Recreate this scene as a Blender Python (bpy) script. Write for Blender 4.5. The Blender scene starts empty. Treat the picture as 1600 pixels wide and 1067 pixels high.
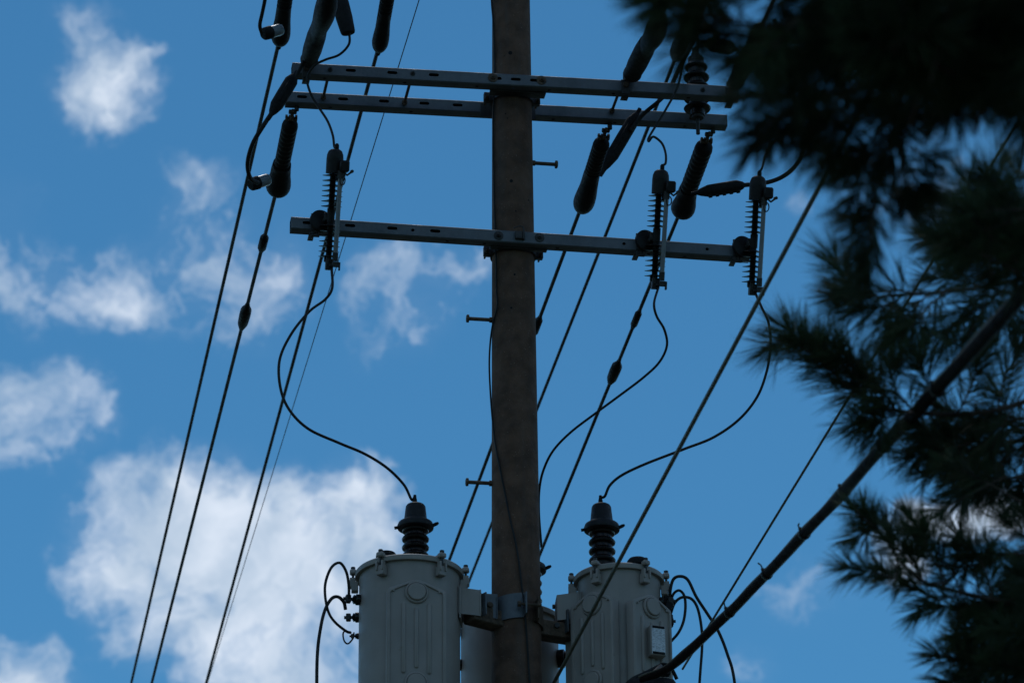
import bpy, math, random
import numpy as np
from mathutils import Vector, Matrix

# ---------------------------------------------------------------- scene, camera, light
sc = bpy.context.scene
col = sc.collection
rnd = random.Random(7)
rng = np.random.default_rng(11)

PITCH = math.radians(25.0); ROLL = math.radians(0.48); YAW = math.radians(9.0)
FPX = 6245.0; DIST = 21.5
CAM = Vector((0, 0, 1.6))
_R0 = Vector((1, 0, 0)); _U0 = Vector((0, -math.sin(PITCH), math.cos(PITCH))); FWD = Vector((0, math.cos(PITCH), math.sin(PITCH)))
RGT = _R0*math.cos(ROLL) - _U0*math.sin(ROLL)
UPV = _U0*math.cos(ROLL) + _R0*math.sin(ROLL)

cd = bpy.data.cameras.new('camera'); cam = bpy.data.objects.new('camera', cd); col.objects.link(cam)
cam.matrix_world = Matrix.Translation(CAM) @ Matrix((RGT, UPV, -FWD)).transposed().to_4x4()
cd.sensor_width = 36.0; cd.lens = FPX/1600*36.0
cd.clip_start = 0.1; cd.clip_end = 6000
cd.dof.use_dof = True; cd.dof.focus_distance = 21.6; cd.dof.aperture_fstop = 4.8
cd.dof.aperture_blades = 9
sc.camera = cam

SUN_EL = math.radians(60); SUN_AZ = math.radians(-6)      # azimuth from +Y towards +X: high, behind the pole and a little left
sl = bpy.data.lights.new('sun', 'SUN'); sun = bpy.data.objects.new('sun', sl); col.objects.link(sun)
sl.energy = 0.6; sl.angle = math.radians(12)     # the sun stands behind a cloud: soft and weak; sl.color = (1.0, 0.95, 0.88)
sdir = Vector((math.sin(SUN_AZ)*math.cos(SUN_EL), math.cos(SUN_AZ)*math.cos(SUN_EL), math.sin(SUN_EL)))
sun.rotation_euler = sdir.to_track_quat('Z', 'Y').to_euler(); sun.location = (0, 30, 40)

sc.view_settings.view_transform = 'Standard'; sc.view_settings.look = 'None'
sc.view_settings.gamma = 1.0; sc.view_settings.use_curve_mapping = False
sc.view_settings.exposure = -0.35
sc.cycles.max_bounces = 5; sc.cycles.diffuse_bounces = 2; sc.cycles.glossy_bounces = 2
sc.cycles.transmission_bounces = 3; sc.cycles.transparent_max_bounces = 4

# ---- world: Nishita sky with fair-weather cumulus
world = bpy.data.worlds.new('World'); sc.world = world; world.use_nodes = True
nt = world.node_tree; nt.nodes.clear()
class G:
    def __init__(s, tree): s.t = tree
    def n(s, typ, **kw):
        o = s.t.nodes.new(typ)
        for k, v in kw.items(): setattr(o, k, v)
        return o
    def put(s, sock, v):
        if isinstance(v, bpy.types.NodeSocket): s.t.links.new(v, sock)
        elif v is not None: sock.default_value = v
    def m(s, op, a, b=None, c=None, clamp=False):
        o = s.n('ShaderNodeMath', operation=op, use_clamp=clamp)
        s.put(o.inputs[0], a); s.put(o.inputs[1], b)
        if c is not None: s.put(o.inputs[2], c)
        return o.outputs[0]
    def vm(s, op, a, b=None):
        o = s.n('ShaderNodeVectorMath', operation=op); s.put(o.inputs[0], a); s.put(o.inputs[1], b)
        return o.outputs['Value'] if op in ('LENGTH', 'DOT_PRODUCT') else o.outputs[0]
    def rng(s, v, a, b, lo=0.0, hi=1.0, smooth=True):
        o = s.n('ShaderNodeMapRange'); o.interpolation_type = 'SMOOTHSTEP' if smooth else 'LINEAR'
        s.put(o.inputs[0], v); o.inputs[1].default_value = a; o.inputs[2].default_value = b
        o.inputs[3].default_value = lo; o.inputs[4].default_value = hi
        return o.outputs[0]
    def noise(s, vec, scale, detail=4, rough=.55, dist=0, lac=2.0, out='Fac'):
        o = s.n('ShaderNodeTexNoise'); s.put(o.inputs['Vector'], vec)
        o.inputs['Scale'].default_value = scale; o.inputs['Detail'].default_value = detail
        o.inputs['Roughness'].default_value = rough; o.inputs['Distortion'].default_value = dist
        o.inputs['Lacunarity'].default_value = lac
        return o.outputs[out]
    def mix(s, f, a, b):
        o = s.n('ShaderNodeMix', data_type='RGBA'); s.put(o.inputs[0], f); s.put(o.inputs[6], a); s.put(o.inputs[7], b)
        return o.outputs[2]
g = G(nt)
sky = g.n('ShaderNodeTexSky', sky_type='NISHITA'); sky.sun_disc = False
sky.sun_elevation = SUN_EL; sky.sun_rotation = SUN_AZ
sky.altitude = 300; sky.air_density = 1.0; sky.dust_density = 0.0; sky.ozone_density = 6.0
tc = g.n('ShaderNodeTexCoord').outputs['Generated']
mp = g.n('ShaderNodeMapping', vector_type='POINT')     # turns directions so that the cumulus field's own Y axis is its centre
mp.inputs['Rotation'].default_value = (-PITCH, 0, 0); g.put(mp.inputs['Vector'], tc)
dirv = mp.outputs[0]
warp = g.vm('SCALE', g.vm('SUBTRACT', g.noise(dirv, 22, 5, .6, out='Color'), (.5, .5, .5)))
warp.node.inputs['Scale'].default_value = 0.040
dw = g.vm('ADD', dirv, warp)
def px(x, y): return ((x-800)/FPX, (533.5-y)/FPX)
clouds = [  # cumulus centres (degrees-like units given through px), half sizes, weight
    (175, 130, 105, 85, .80), (215, 150, 60, 70, .40), (262, 98, 35, 14, .25),
    (120, 440, 190, 85, .31), (30, 385, 100, 70, .22), (180, 455, 75, 45, .3), (225, 385, 70, 50, .25), (340, 400, 170, 150, .30), (300, 290, 60, 60, .18), (430, 420, 90, 80, .28), (400, 520, 70, 60, .2),
    (600, 445, 60, 45, .34), (690, 430, 90, 50, .24), (660, 500, 80, 60, .26), (560, 480, 50, 60, .22), (590, 550, 60, 30, .15),
    (30, 650, 150, 120, .34), (100, 610, 60, 60, .25), (20, 720, 60, 50, .25),
    (298, 835, 185, 140, 1.35), (450, 900, 190, 150, 1.25), (553, 785, 100, 105, 1.15), (320, 980, 160, 120, .9), (200, 900, 80, 80, .6), (560, 900, 90, 90, .6), (530, 1040, 130, 70, .45), (420, 1060, 150, 90, .6),
    (10, 1045, 130, 85, .9), (50, 1080, 130, 55, .6), (-20, 970, 50, 40, .35),
    (1470, 805, 90, 50, 1.2), (1560, 795, 100, 50, 1.1), (1385, 885, 70, 60, .62),
    (1260, 935, 110, 60, .25), (1170, 1035, 60, 40, .18), (1245, 320, 40, 40, .13),
    (160, 30, 90, 40, .16), (40, 300, 70, 50, .16), (1500, 330, 220, 160, .15)]
acc = None
for x, y, a, b, wgt in clouds:
    cx, cz = px(x, y)
    d = g.vm('SUBTRACT', dw, (cx, 1.0, cz))
    d = g.vm('MULTIPLY', d, (FPX/a/1.25, 0.0, FPX/b/1.25))
    v = g.rng(g.vm('LENGTH', d), 1.0, 0.0, 0.0, wgt)
    acc = v if acc is None else g.m('MAXIMUM', acc, g.m('MULTIPLY_ADD', v, .35, acc)) if False else (v if acc is None else g.m('SUBTRACT', g.m('ADD', acc, v), g.m('MULTIPLY', g.m('MULTIPLY', acc, v), .8)))
sep = g.n('ShaderNodeSeparateXYZ'); g.put(sep.inputs[0], dirv)
front = g.rng(sep.outputs[1], .2, .6)
acc = g.m('MULTIPLY', acc, front)
# the same sort of scattered cloud goes on round the rest of the sky
low = g.rng(g.noise(tc, 5.5, 3, .5), .49, .68)
away = g.rng(g.vm('LENGTH', g.vm('SUBTRACT', dirv, (0, 1, 0))), .16, .26)
acc = g.m('MAXIMUM', acc, g.m('MULTIPLY', low, away))
f1 = g.noise(dw, 30, 10, .62)
f2 = g.noise(dw, 110, 8, .66)
fb = g.m('ADD', g.m('MULTIPLY', f1, .66), g.m('MULTIPLY', f2, .34))
fld = g.m('MULTIPLY_ADD', g.m('SUBTRACT', fb, .5), 3.9, acc)
veil = g.m('MULTIPLY', g.rng(acc, .0, .6), g.rng(f1, .25, .75, .02, .30))
dens = g.m('MULTIPLY', g.rng(fld, .06, .98, smooth=False), g.rng(acc, .02, .20))
shade = g.rng(g.noise(dw, 42, 6, .55), .34, .68)
ccol = g.mix(shade, (6.2, 7.7, 9.6, 1), (9.9, 10.9, 12.4, 1))
skyc = g.n('ShaderNodeMix', data_type='RGBA', blend_type='MULTIPLY'); skyc.inputs[0].default_value = 1.0
nt.links.new(sky.outputs[0], skyc.inputs[6]); skyc.inputs[7].default_value = (.47, .97, 1.03, 1)   # camera white balance
dens = g.m('MAXIMUM', dens, veil)
final = g.mix(g.m('MULTIPLY', dens, .93), skyc.outputs[2], ccol)
bg = g.n('ShaderNodeBackground'); nt.links.new(final, bg.inputs[0]); bg.inputs[1].default_value = 0.1
wo = g.n('ShaderNodeOutputWorld'); nt.links.new(bg.outputs[0], wo.inputs[0])

# ---------------------------------------------------------------- measuring frame of the pole
def ray(x, y): return FWD + RGT*((x-800)/FPX) - UPV*((y-533.5)/FPX)
_c = CAM + ray(803, 533.5)*DIST
P = Vector((_c.x, _c.y, 0)); AX = Vector((math.cos(YAW), math.sin(YAW), 0)); NX = Vector((-math.sin(YAW), math.cos(YAW), 0))
Z = Vector((0, 0, 1))
def W(u, w, z): return P + AX*u + NX*w + Z*z                # pole frame -> world (u along the arms, w away from the viewer)
def uwz(p): q = p-P; return (q.dot(AX), q.dot(NX), p.z)
def at(x, y, w): d = ray(x, y); t = (w-(CAM-P).dot(NX))/d.dot(NX); return CAM + d*t
def atu(x, y, u): d = ray(x, y); t = (u-(CAM-P).dot(AX))/d.dot(AX); return CAM + d*t
def atd(x, y, dist): return CAM + ray(x, y)*dist
YR = Matrix.Rotation(YAW, 4, 'Z')

# ---------------------------------------------------------------- materials
def mat(name, color, rough=.6, metal=0.0, var=0.15, vscale=12.0, bump=0.0, bscale=60.0, extra=None, spec=.5):
    m = bpy.data.materials.new(name); m.use_nodes = True
    q = G(m.node_tree); bs = m.node_tree.nodes['Principled BSDF']
    tcn = q.n('ShaderNodeTexCoord').outputs['Object']
    nz = q.noise(tcn, vscale, 6, .6)
    c1 = tuple(c*(1-var) for c in color) + (1,); c2 = tuple(min(1, c*(1+var)) for c in color) + (1,)
    cc = q.mix(q.rng(nz, .3, .7), c1, c2)
    if extra: cc = extra(q, tcn, cc)
    q.put(bs.inputs['Base Color'], cc)
    bs.inputs['Metallic'].default_value = metal
    bs.inputs['Specular IOR Level'].default_value = spec
    q.put(bs.inputs['Roughness'], q.rng(q.noise(tcn, vscale*2.3, 4, .6), .3, .7, max(.05, rough-.1), min(1, rough+.1)))
    if bump:
        b = q.n('ShaderNodeBump'); b.inputs['Strength'].default_value = bump; b.inputs['Distance'].default_value = .01
        q.put(b.inputs['Height'], q.noise(tcn, bscale, 6, .65)); q.put(bs.inputs['Normal'], b.outputs[0])
    return m
def concrete_extra(q, tcn, cc):
    s = q.n('ShaderNodeTexVoronoi'); q.put(s.inputs['Vector'], tcn); s.inputs['Scale'].default_value = 55
    pits = q.rng(s.outputs['Distance'], .10, .19, 1, 0)
    pits = q.m('MULTIPLY', pits, q.rng(q.noise(tcn, 18, 3), .50, .62))
    cc = q.mix(pits, cc, (.05, .042, .036, 1))
    s2 = q.n('ShaderNodeTexVoronoi'); q.put(s2.inputs['Vector'], tcn); s2.inputs['Scale'].default_value = 85
    lt = q.m('MULTIPLY', q.rng(s2.outputs['Distance'], .08, .15, 1, 0), q.rng(q.noise(tcn, 25, 3), .52, .60))
    cc = q.mix(lt, cc, (.42, .33, .27, 1))
    mpn = q.n('ShaderNodeMapping'); q.put(mpn.inputs['Vector'], tcn); mpn.inputs['Scale'].default_value = (14, 14, .8)
    return q.mix(q.m('MULTIPLY', q.rng(q.noise(mpn.outputs[0], 1, 5), .52, .75), .35), cc, (.08, .07, .062, 1))
def tank_extra(q, tcn, cc):
    st = q.rng(q.noise(tcn, 9, 7, .7), .66, .74)
    cc = q.mix(q.m('MULTIPLY', st, .6), cc, (.16, .10, .06, 1))
    mpn = q.n('ShaderNodeMapping'); q.put(mpn.inputs['Vector'], tcn); mpn.inputs['Scale'].default_value = (22, 22, 1.2)
    return q.mix(q.m('MULTIPLY', q.rng(q.noise(mpn.outputs[0], 1, 5), .5, .8), .3), cc, (.20, .19, .17, 1))
def galv_extra(q, tcn, cc):
    s = q.n('ShaderNodeTexVoronoi'); q.put(s.inputs['Vector'], tcn); s.inputs['Scale'].default_value = 70
    cc = q.mix(q.m('MULTIPLY', q.rng(s.outputs['Color'], .2, .9), .18), cc, (.15, .16, .17, 1))
    return q.mix(q.m('MULTIPLY', q.rng(q.noise(tcn, 6, 7, .7), .60, .72), .5), cc, (.09, .07, .055, 1))
M = {}
M['concrete'] = mat('weathered_concrete', (.110, .058, .036), .9, 0, .32, 9, .35, 120, concrete_extra)
M['galv'] = mat('galvanised_steel', (.098, .106, .116), .5, .35, .18, 5, .12, 90, galv_extra)
M['galv_dull'] = mat('dull_galvanised_steel', (.040, .038, .037), .6, .3, .3, 14, .2, 90)
M['rust'] = mat('rusty_steel', (.10, .065, .042), .75, .3, .4, 40, .3, 150)
M['rubber'] = mat('black_rubber', (.009, .008, .008), .65, 0, .3, 20, .08, 90, spec=.2)
M['poly'] = mat('grey_polymer', (.010, .009, .009), .6, 0, .2, 20, .08, 90, spec=.3)
M['darkpoly'] = mat('dark_polymer', (.010, .010, .011), .55, 0, .2, 20, spec=.3)
M['porcelain'] = mat('brown_glazed_porcelain', (.010, .007, .006), .3, 0, .2, 8, spec=.35)
M['cable'] = mat('black_cable_jacket', (.014, .013, .012), .6, 0, .2, 3, spec=.3)
M['strand'] = mat('steel_strand', (.085, .080, .055), .55, .4, .3, 30, .3, 200)
M['tank'] = mat('grey_tank_paint', (.30, .255, .225), .5, 0, .07, 5, .05, 40, tank_extra)
M['tube'] = mat('grey_fuse_tube', (.20, .21, .22), .45, 0, .12, 20)
M['clear'] = mat('cloudy_clear_plastic', (.13, .15, .17), .25, 0, .2, 12)
M['bundle'] = mat('dark_cable_bundle', (.011, .006, .005), .85, 0, .3, 6, .15, 40, spec=.05)
M['tie'] = mat('black_cable_tie', (.02, .02, .02), .5)
M['bark'] = mat('pine_bark', (.075, .052, .038), .9, 0, .35, 20, .8, 60)
M['needle'] = mat('pine_needles', (.030, .052, .014), .75, 0, .4, 3)
M['ground'] = mat('roadside_grass', (.07, .075, .045), .95, 0, .35, .6, .5, 8)
def plate_extra(q, tcn, cc):
    mpn = q.n('ShaderNodeMapping'); q.put(mpn.inputs['Vector'], tcn); mpn.inputs['Scale'].default_value = (90, 90, 260)
    return q.mix(q.m('MULTIPLY', q.rng(q.noise(mpn.outputs[0], 1, 2), .5, .58), .45), cc, (.1, .1, .11, 1))
M['plate'] = mat('aluminium_nameplate', (.62, .64, .67), .4, 0, .05, 10, 0, 1, plate_extra)
M['white'] = mat('faded_print', (.45, .46, .47), .6)

# ---------------------------------------------------------------- mesh helpers
class MB:
    def __init__(s): s.v = []; s.f = []
    def add(s, vs, fs):
        o = len(s.v); s.v += [tuple(v) for v in vs]; s.f += [tuple(i+o for i in f) for f in fs]; return s
    def box(s, c, size, m=None, bev=0.0):
        hx, hy, hz = size[0]/2, size[1]/2, size[2]/2
        if bev <= 0:
            vs = [Vector((x, y, z)) for z in (-hz, hz) for y in (-hy, hy) for x in (-hx, hx)]
            fs = [(0, 2, 3, 1), (4, 5, 7, 6), (0, 1, 5, 4), (2, 6, 7, 3), (0, 4, 6, 2), (1, 3, 7, 5)]
        else:
            b = min(bev, hx*.9, hy*.9, hz*.9)
            def ringpts(ax, ay, z): return [Vector((x, y, z)) for x, y in ((-ax+b, -ay), (ax-b, -ay), (ax, -ay+b), (ax, ay-b), (ax-b, ay), (-ax+b, ay), (-ax, ay-b), (-ax, -ay+b))]
            def inner(z): return [Vector((x, y, z)) for x, y in ((-hx+b, -hy+b), (hx-b, -hy+b), (hx-b, -hy+b), (hx-b, hy-b), (hx-b, hy-b), (-hx+b, hy-b), (-hx+b, hy-b), (-hx+b, -hy+b))]
            vs = inner(-hz) + ringpts(hx, hy, -hz+b) + ringpts(hx, hy, hz-b) + inner(hz)
            fs = [(0, 5, 3, 1), (24, 25, 27, 29)]
            for k in range(3):
                for i in range(8):
                    j = (i+1) % 8; fs.append((k*8+i, k*8+j, k*8+8+j, k*8+8+i))
        R = m or Matrix.Identity(4)
        return s.add([R @ v + Vector(c) for v in vs], fs)
    def prism(s, poly, m, depth):          # poly in the XY plane of m, extruded along +Z of m by depth
        n = len(poly)
        vs = [m @ Vector((x, y, 0)) for x, y in poly] + [m @ Vector((x, y, depth)) for x, y in poly]
        fs = [tuple(range(n-1, -1, -1)), tuple(range(n, 2*n))] + [(i, (i+1) % n, n+(i+1) % n, n+i) for i in range(n)]
        return s.add(vs, fs)
    def lathe(s, prof, m=None, n=20, sx=1.0, sy=1.0, cap=True):      # prof [(r, z)]
        m = m or Matrix.Identity(4); vs = []; fs = []
        for r, z in prof:
            for i in range(n):
                a = 2*math.pi*i/n; vs.append(m @ Vector((r*sx*math.cos(a), r*sy*math.sin(a), z)))
        for k in range(len(prof)-1):
            for i in range(n):
                j = (i+1) % n; fs.append((k*n+i, k*n+j, k*n+n+j, k*n+n+i))
        if cap:
            fs.append(tuple(range(n-1, -1, -1))); fs.append(tuple((len(prof)-1)*n+i for i in range(n)))
        return s.add(vs, fs)
    def tube(s, pts, r, n=10, cap=True, flat=1.0):
        pts = [Vector(p) for p in pts]; rs = r if isinstance(r, (list, tuple)) else [r]*len(pts)
        t0 = (pts[1]-pts[0]).normalized()
        nrm = t0.orthogonal().normalized(); vs = []; fs = []
        for i, p in enumerate(pts):
            if i == 0: t = t0
            elif i == len(pts)-1: t = (pts[-1]-pts[-2]).normalized()
            else: t = ((pts[i+1]-pts[i]).normalized() + (pts[i]-pts[i-1]).normalized()).normalized()
            nrm = (nrm - t*nrm.dot(t)).normalized(); bn = t.cross(nrm)
            for k in range(n):
                a = 2*math.pi*k/n; vs.append(p + (nrm*math.cos(a) + bn*math.sin(a)*flat)*rs[i])
        for i in range(len(pts)-1):
            for k in range(n):
                j = (k+1) % n; fs.append((i*n+k, i*n+j, i*n+n+j, i*n+n+k))
        if cap:
            fs.append(tuple(range(n-1, -1, -1))); fs.append(tuple((len(pts)-1)*n+k for k in range(n)))
        return s.add(vs, fs)
    def build(s, name, m, parent=None, loc=None, smooth=True):
        off = Vector(loc) if loc is not None else Vector((0, 0, 0))
        me = bpy.data.meshes.new(name)
        me.from_pydata([(v[0]-off.x, v[1]-off.y, v[2]-off.z) for v in s.v], [], s.f)
        me.validate()
        o = bpy.data.objects.new(name, me); col.objects.link(o)
        me.materials.append(M[m] if isinstance(m, str) else m)
        if smooth:
            me.polygons.foreach_set('use_smooth', [True]*len(me.polygons))
            if hasattr(me, 'set_sharp_from_angle'): me.set_sharp_from_angle(angle=math.radians(38))
        if parent: o.parent = parent
        if loc is not None and not parent: o.location = off
        return o
def tag(o, label=None, cat=None, group=None, kind=None):
    if label: o['label'] = label
    if cat: o['category'] = cat
    if group: o['group'] = group
    if kind: o['kind'] = kind
    return o
def empty(name, m):
    o = bpy.data.objects.new(name, None); col.objects.link(o)
    o.empty_display_size = .1
    o.matrix_world = m if isinstance(m, Matrix) else Matrix.Translation(m)
    return o
def children(o): return [c for c in col.objects if c.parent == o]
def copy_tree(o, parent=None):
    c = o.copy(); col.objects.link(c); c.parent = parent
    for ch in [x for x in list(col.objects) if x.parent == o]: copy_tree(ch, c)
    return c
def frame(o, zdir, hint=Vector((0, 0, 1))):
    z = Vector(zdir).normalized(); x = (hint - z*hint.dot(z)).normalized(); y = z.cross(x)
    m = Matrix((x, y, z)).transposed().to_4x4(); m.translation = Vector(o); return m
def smooth_path(ps, k=8):
    ps = [Vector(p) for p in ps]; ext = [ps[0]*2-ps[1]] + ps + [ps[-1]*2-ps[-2]]; out = []
    for i in range(1, len(ext)-2):
        a, b, c, d = ext[i-1:i+3]
        for j in range(k):
            t = j/k
            out.append(.5*((2*b) + (c-a)*t + (2*a-5*b+4*c-d)*t*t + (3*b-a-3*c+d)*t*t*t))
    out.append(ps[-1]); return out
def cable(name, pts, r, m='cable', n=8, k=10, parent=None, smooth=True):
    p = smooth_path(pts, k) if smooth and len(pts) > 2 else [Vector(q) for q in pts]
    b = MB().tube(p, r, n)
    return b.build(name, m, parent, loc=(p[0] if parent is None else (parent.location)))
def hexbolt(m, r, h, mb=None):
    return (mb or MB()).lathe([(r, 0), (r, h*.85), (r*.85, h)], m, 6)

# ---------------------------------------------------------------- ground
b = MB(); S = 1500
b.add([(-S, -S, 0), (S, -S, 0), (S, S, 0), (-S, S, 0)], [(0, 1, 2, 3)])
tag(b.build('ground', 'ground', smooth=False), kind='structure')

# ---------------------------------------------------------------- the concrete pole
def pole_r(z): return .1056 + (12.797-z)*(.1299-.1056)/(12.797-8.974)
pole = empty('utility_pole', P)
tag(pole, 'round tapered concrete utility pole carrying the crossarms and grey transformers', 'utility pole')
TOP = 14.3
prof = [(pole_r(z), z) for z in np.linspace(0, TOP, 40)] + [(pole_r(TOP)*.93, TOP+.012)]
MB().lathe(prof, None, 64).build('shaft', 'concrete', pole)
def onpole(px_, py_, out=.0):          # point of the shaft's near surface seen at a pixel, pole-local, with outward matrix
    p = at(px_, py_, 0)
    r = pole_r(p.z)
    for _ in range(6):
        d = ray(px_, py_); q = CAM-P
        a = d.x*d.x+d.y*d.y; bb = 2*(q.x*d.x+q.y*d.y); c = q.x*q.x+q.y*q.y-r*r
        disc = max(0, bb*bb-4*a*c); t = (-bb-math.sqrt(disc))/(2*a); p = CAM+d*t; r = pole_r(p.z)+out
    return p-P
for (x, y, rr) in [(797.5, 83, .011), (799, 283, .009), (804, 429, .0055), (799, 481, .0055), (806, 330, .004), (790, 178, .004), (788, 88, .003), (826, 313, .004), (793, 185, .003)]:
    p = onpole(x, y); nrm = Vector((p.x, p.y, 0)).normalized()
    MB().lathe([(rr*1.05, -.004), (rr*1.05, .0008), (rr*.9, .001)], frame(p, nrm), 14).build('hole_shade_disc', 'rubber', pole)  # flat black disc painted for the shade inside a bolt hole; nothing is recessed
def pole_step(px_root, py, px_tip, side):
    z = at(px_root, py, 0).z; r = pole_r(z)
    L = abs(px_tip-px_root)*.00344
    m = frame(Vector((0, 0, z)) + AX*side*(r-.02), AX*side)
    b = MB()
    b.lathe([(.0105, 0), (.0105, L+.012), (.022, L+.012), (.023, L+.022), (.018, L+.026)], m, 10)
    b.lathe([(.017, .012), (.017, .034)], m, 6)
    b.build('pole_step', 'rust', pole)
pole_step(833, 255, 872, 1); pole_step(769, 500, 730, -1); pole_step(769, 755, 730, -1)

# ---------------------------------------------------------------- crossarms
AH = .0715
def fill(outer, holes, m):
    import bmesh
    bm = bmesh.new(); loops = [outer]+holes; ed = []
    for lp in loops:
        vs = [bm.verts.new(m @ Vector((x, y, 0))) for x, y in lp]
        for i in range(len(vs)): ed.append(bm.edges.new((vs[i], vs[(i+1) % len(vs)])))
    bmesh.ops.triangle_fill(bm, use_beauty=True, use_dissolve=False, edges=ed)
    bm.verts.index_update()
    v = [tuple(q.co) for q in bm.verts]; f = [tuple(q.index for q in fc.verts) for fc in bm.faces]; bm.free(); return v, f
def stadium(cx, cy, l, h, n=6):
    r = h/2; d = max(0, l/2-r); pts = []
    for k in range(n+1): a = -math.pi/2+math.pi*k/n; pts.append((cx+d+r*math.cos(a), cy+r*math.sin(a)))
    for k in range(n+1): a = math.pi/2+math.pi*k/n; pts.append((cx-d+r*math.cos(a), cy+r*math.sin(a)))
    return pts
def stadium_v(cx, cy, w, l, n=5): return [(cx+y, cy-x) for x, y in stadium(0, 0, l, w, n)]
def crossarm(pl, pr, w, label, slots_px, rounds_px, under_u, nm='crossarm'):
    """front top edge seen from pixel pl to pr on the plane w (the arm's front face)"""
    a = at(pl[0], pl[1], w); c = at(pr[0], pr[1], w); dx = (c-a); L = dx.length; dx.normalize()
    up = (Z - dx*dx.z).normalized(); back = up.cross(dx)     # away from viewer
    if back.dot(NX) < 0: back = -back
    root = empty(nm, a); tag(root, label, 'crossarm', 'galvanised steel crossarms on the pole')
    t = .004
    def mm(o, x, y): q = Matrix((x, y, x.cross(y))).transposed().to_4x4(); q.translation = o; return q
    b = MB(); h = AH; ch = .005
    hol = [stadium((at(x, y, w)-a).dot(dx), -h/2+.003, .056, .0185) for x, y in slots_px] + [stadium((at(x, y, w)-a).dot(dx), -h/2, .0185, .018, 8) for x, y in rounds_px]
    uh = [stadium(u, h/2, .020, .018, 8) for u in under_u]
    rect = lambda y0, y1: [(0, y0), (L, y0), (L, y1), (0, y1)]
    O = Vector((0, 0, 0))
    # outer skin: front, bottom (both with real openings), back, top, with chamfered edges
    for holes, org, y_ax, nrm, (y0, y1) in ((hol, O, up, -back, (-h+ch, -ch)), (uh, O-up*h, back, -up, (ch, h-ch)), ([], O+back*h, up, back, (-h+ch, -ch)), ([], O, back, up, (ch, h-ch))):
        v, f = fill(rect(y0, y1), holes, mm(org, dx, y_ax)); b.add(v, f)
        v, f = fill(rect(y0, y1), holes, mm(org-nrm*t, dx, y_ax)); b.add(v, f)
        for lp in holes:
            n = len(lp); q = mm(org, dx, y_ax); q2 = mm(org-nrm*t, dx, y_ax)
            b.add([q @ Vector((x, y, 0)) for x, y in lp]+[q2 @ Vector((x, y, 0)) for x, y in lp], [(i, (i+1) % n, n+(i+1) % n, n+i) for i in range(n)])
    for (y, z), (dy, dz) in (((0, 0), (1, -1)), ((h, 0), (-1, -1)), ((0, -h), (1, 1)), ((h, -h), (-1, 1))):
        p1 = back*(y+dy*ch)+up*z; p2 = back*y+up*(z+dz*ch)
        b.add([p1, p1+dx*L, p2+dx*L, p2], [(0, 1, 2, 3)])
    for xx in (0, L):
        i = t; b.add([dx*xx+back*q+up*r for q, r in ((0, -ch), (ch, 0), (h-ch, 0), (h, -ch), (h, -h+ch), (h-ch, -h), (ch, -h), (0, -h+ch), (i, -i), (i, -i), (h-i, -i), (h-i, -i), (h-i, -h+i), (h-i, -h+i), (i, -h+i), (i, -h+i))],
                     [(k, (k+1) % 8, 8+(k+1) % 8, 8+k) for k in range(8)])
    b.build('beam', 'galv', root, smooth=False)
    return root, a, dx, up, back, L
def arm_bolt(root, a, px_, py_, w, r=.011, washer=.021, m='rust', h=.016, square=False):
    p = at(px_, py_, w)-a; q = frame(p, -NX)
    b = MB()
    if square: b.box(p-NX*.003, (washer*2, .006, washer*2), YR, .001)
    else: b.lathe([(washer, 0), (washer, .004), (washer*.9, .005)], q, 20)
    b.lathe([(r, .004), (r, .012), (r*.85, .014)], q, 6); b.lathe([(r*.5, .01), (r*.5, h+.01)], q, 8)
    return b.build('bolt', m, root)
WF = -.219
armF, aF, dF, upF, bkF, LF = crossarm((457, 97.2), (1155, 135), WF, 'upper front steel crossarm with oval slots, passing in front of the pole',
    [(548, 110), (613, 113.5), (678, 117), (776, 123), (806, 125), (836, 127)], [], [.18, .62, 1.02, 1.22, 1.42, 1.78, 2.2])
for x, y in ((516, 109.5), (645, 115.5), (1098, 141)): arm_bolt(armF, aF, x, y, WF, .009, .014, 'galv_dull')
for x, y in ((770, 122), (846, 126)): arm_bolt(armF, aF, x, y, WF, .014, .027)
WR = .147
armR, aR, dR, upR, bkR, LR = crossarm((447, 142), (1136, 179), WR, 'upper rear steel crossarm with oval slots, running behind the pole',
    [(472, 151.5), (536, 155), (600, 159), (663, 162), (715, 165)], [], [.25, .7, 1.1, 1.5, 1.85, 2.25])
WL = -.19
armL, aL, dL, upL, bkL, LL = crossarm((455, 338), (1172, 384.5), WL, 'lower single steel crossarm carrying the three fuse cutouts',
    [(481, 348.5), (547, 353), (613, 357.5), (680, 362)], [(645, 359), (975, 380.5), (1105, 389)], [.14, .85, 1.05, 1.45, 1.95, 2.15])
for x, y in ((779, 368.5), (843, 371.5)): arm_bolt(armL, aL, x, y, WL, .014, .026, 'galv_dull')
b = MB()                                                   # the square clip with a wire bail in the middle
p = at(810, 369, WL)-aL
b.box(p-NX*.010, (.040, .02, .045), YR, .003); b.box(p-NX*.012+AX*.026, (.012, .024, .05), YR, .002)
b.tube(smooth_path([p-NX*.02+AX*(-.03)+Z*.035, p-NX*.02+AX*.0+Z*.05, p-NX*.02+AX*.022+Z*.045, p-NX*.02+AX*.03+Z*.01], 4), .003, 6)
b.build('clip', 'galv_dull', armL)
# a further pair of arms just above, which carries the upper insulators
armT, aT, *_ = crossarm((457, -148), (1153, -110), WF, 'topmost front steel crossarm above the upper pair, out of view', [(548, -138), (613, -135)], [], [.6])
armU, aU, *_ = crossarm((447, -99), (1136, -62), WR, 'topmost rear steel crossarm above the upper pair, out of view', [(548, -90), (613, -87)], [], [.6])
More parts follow.
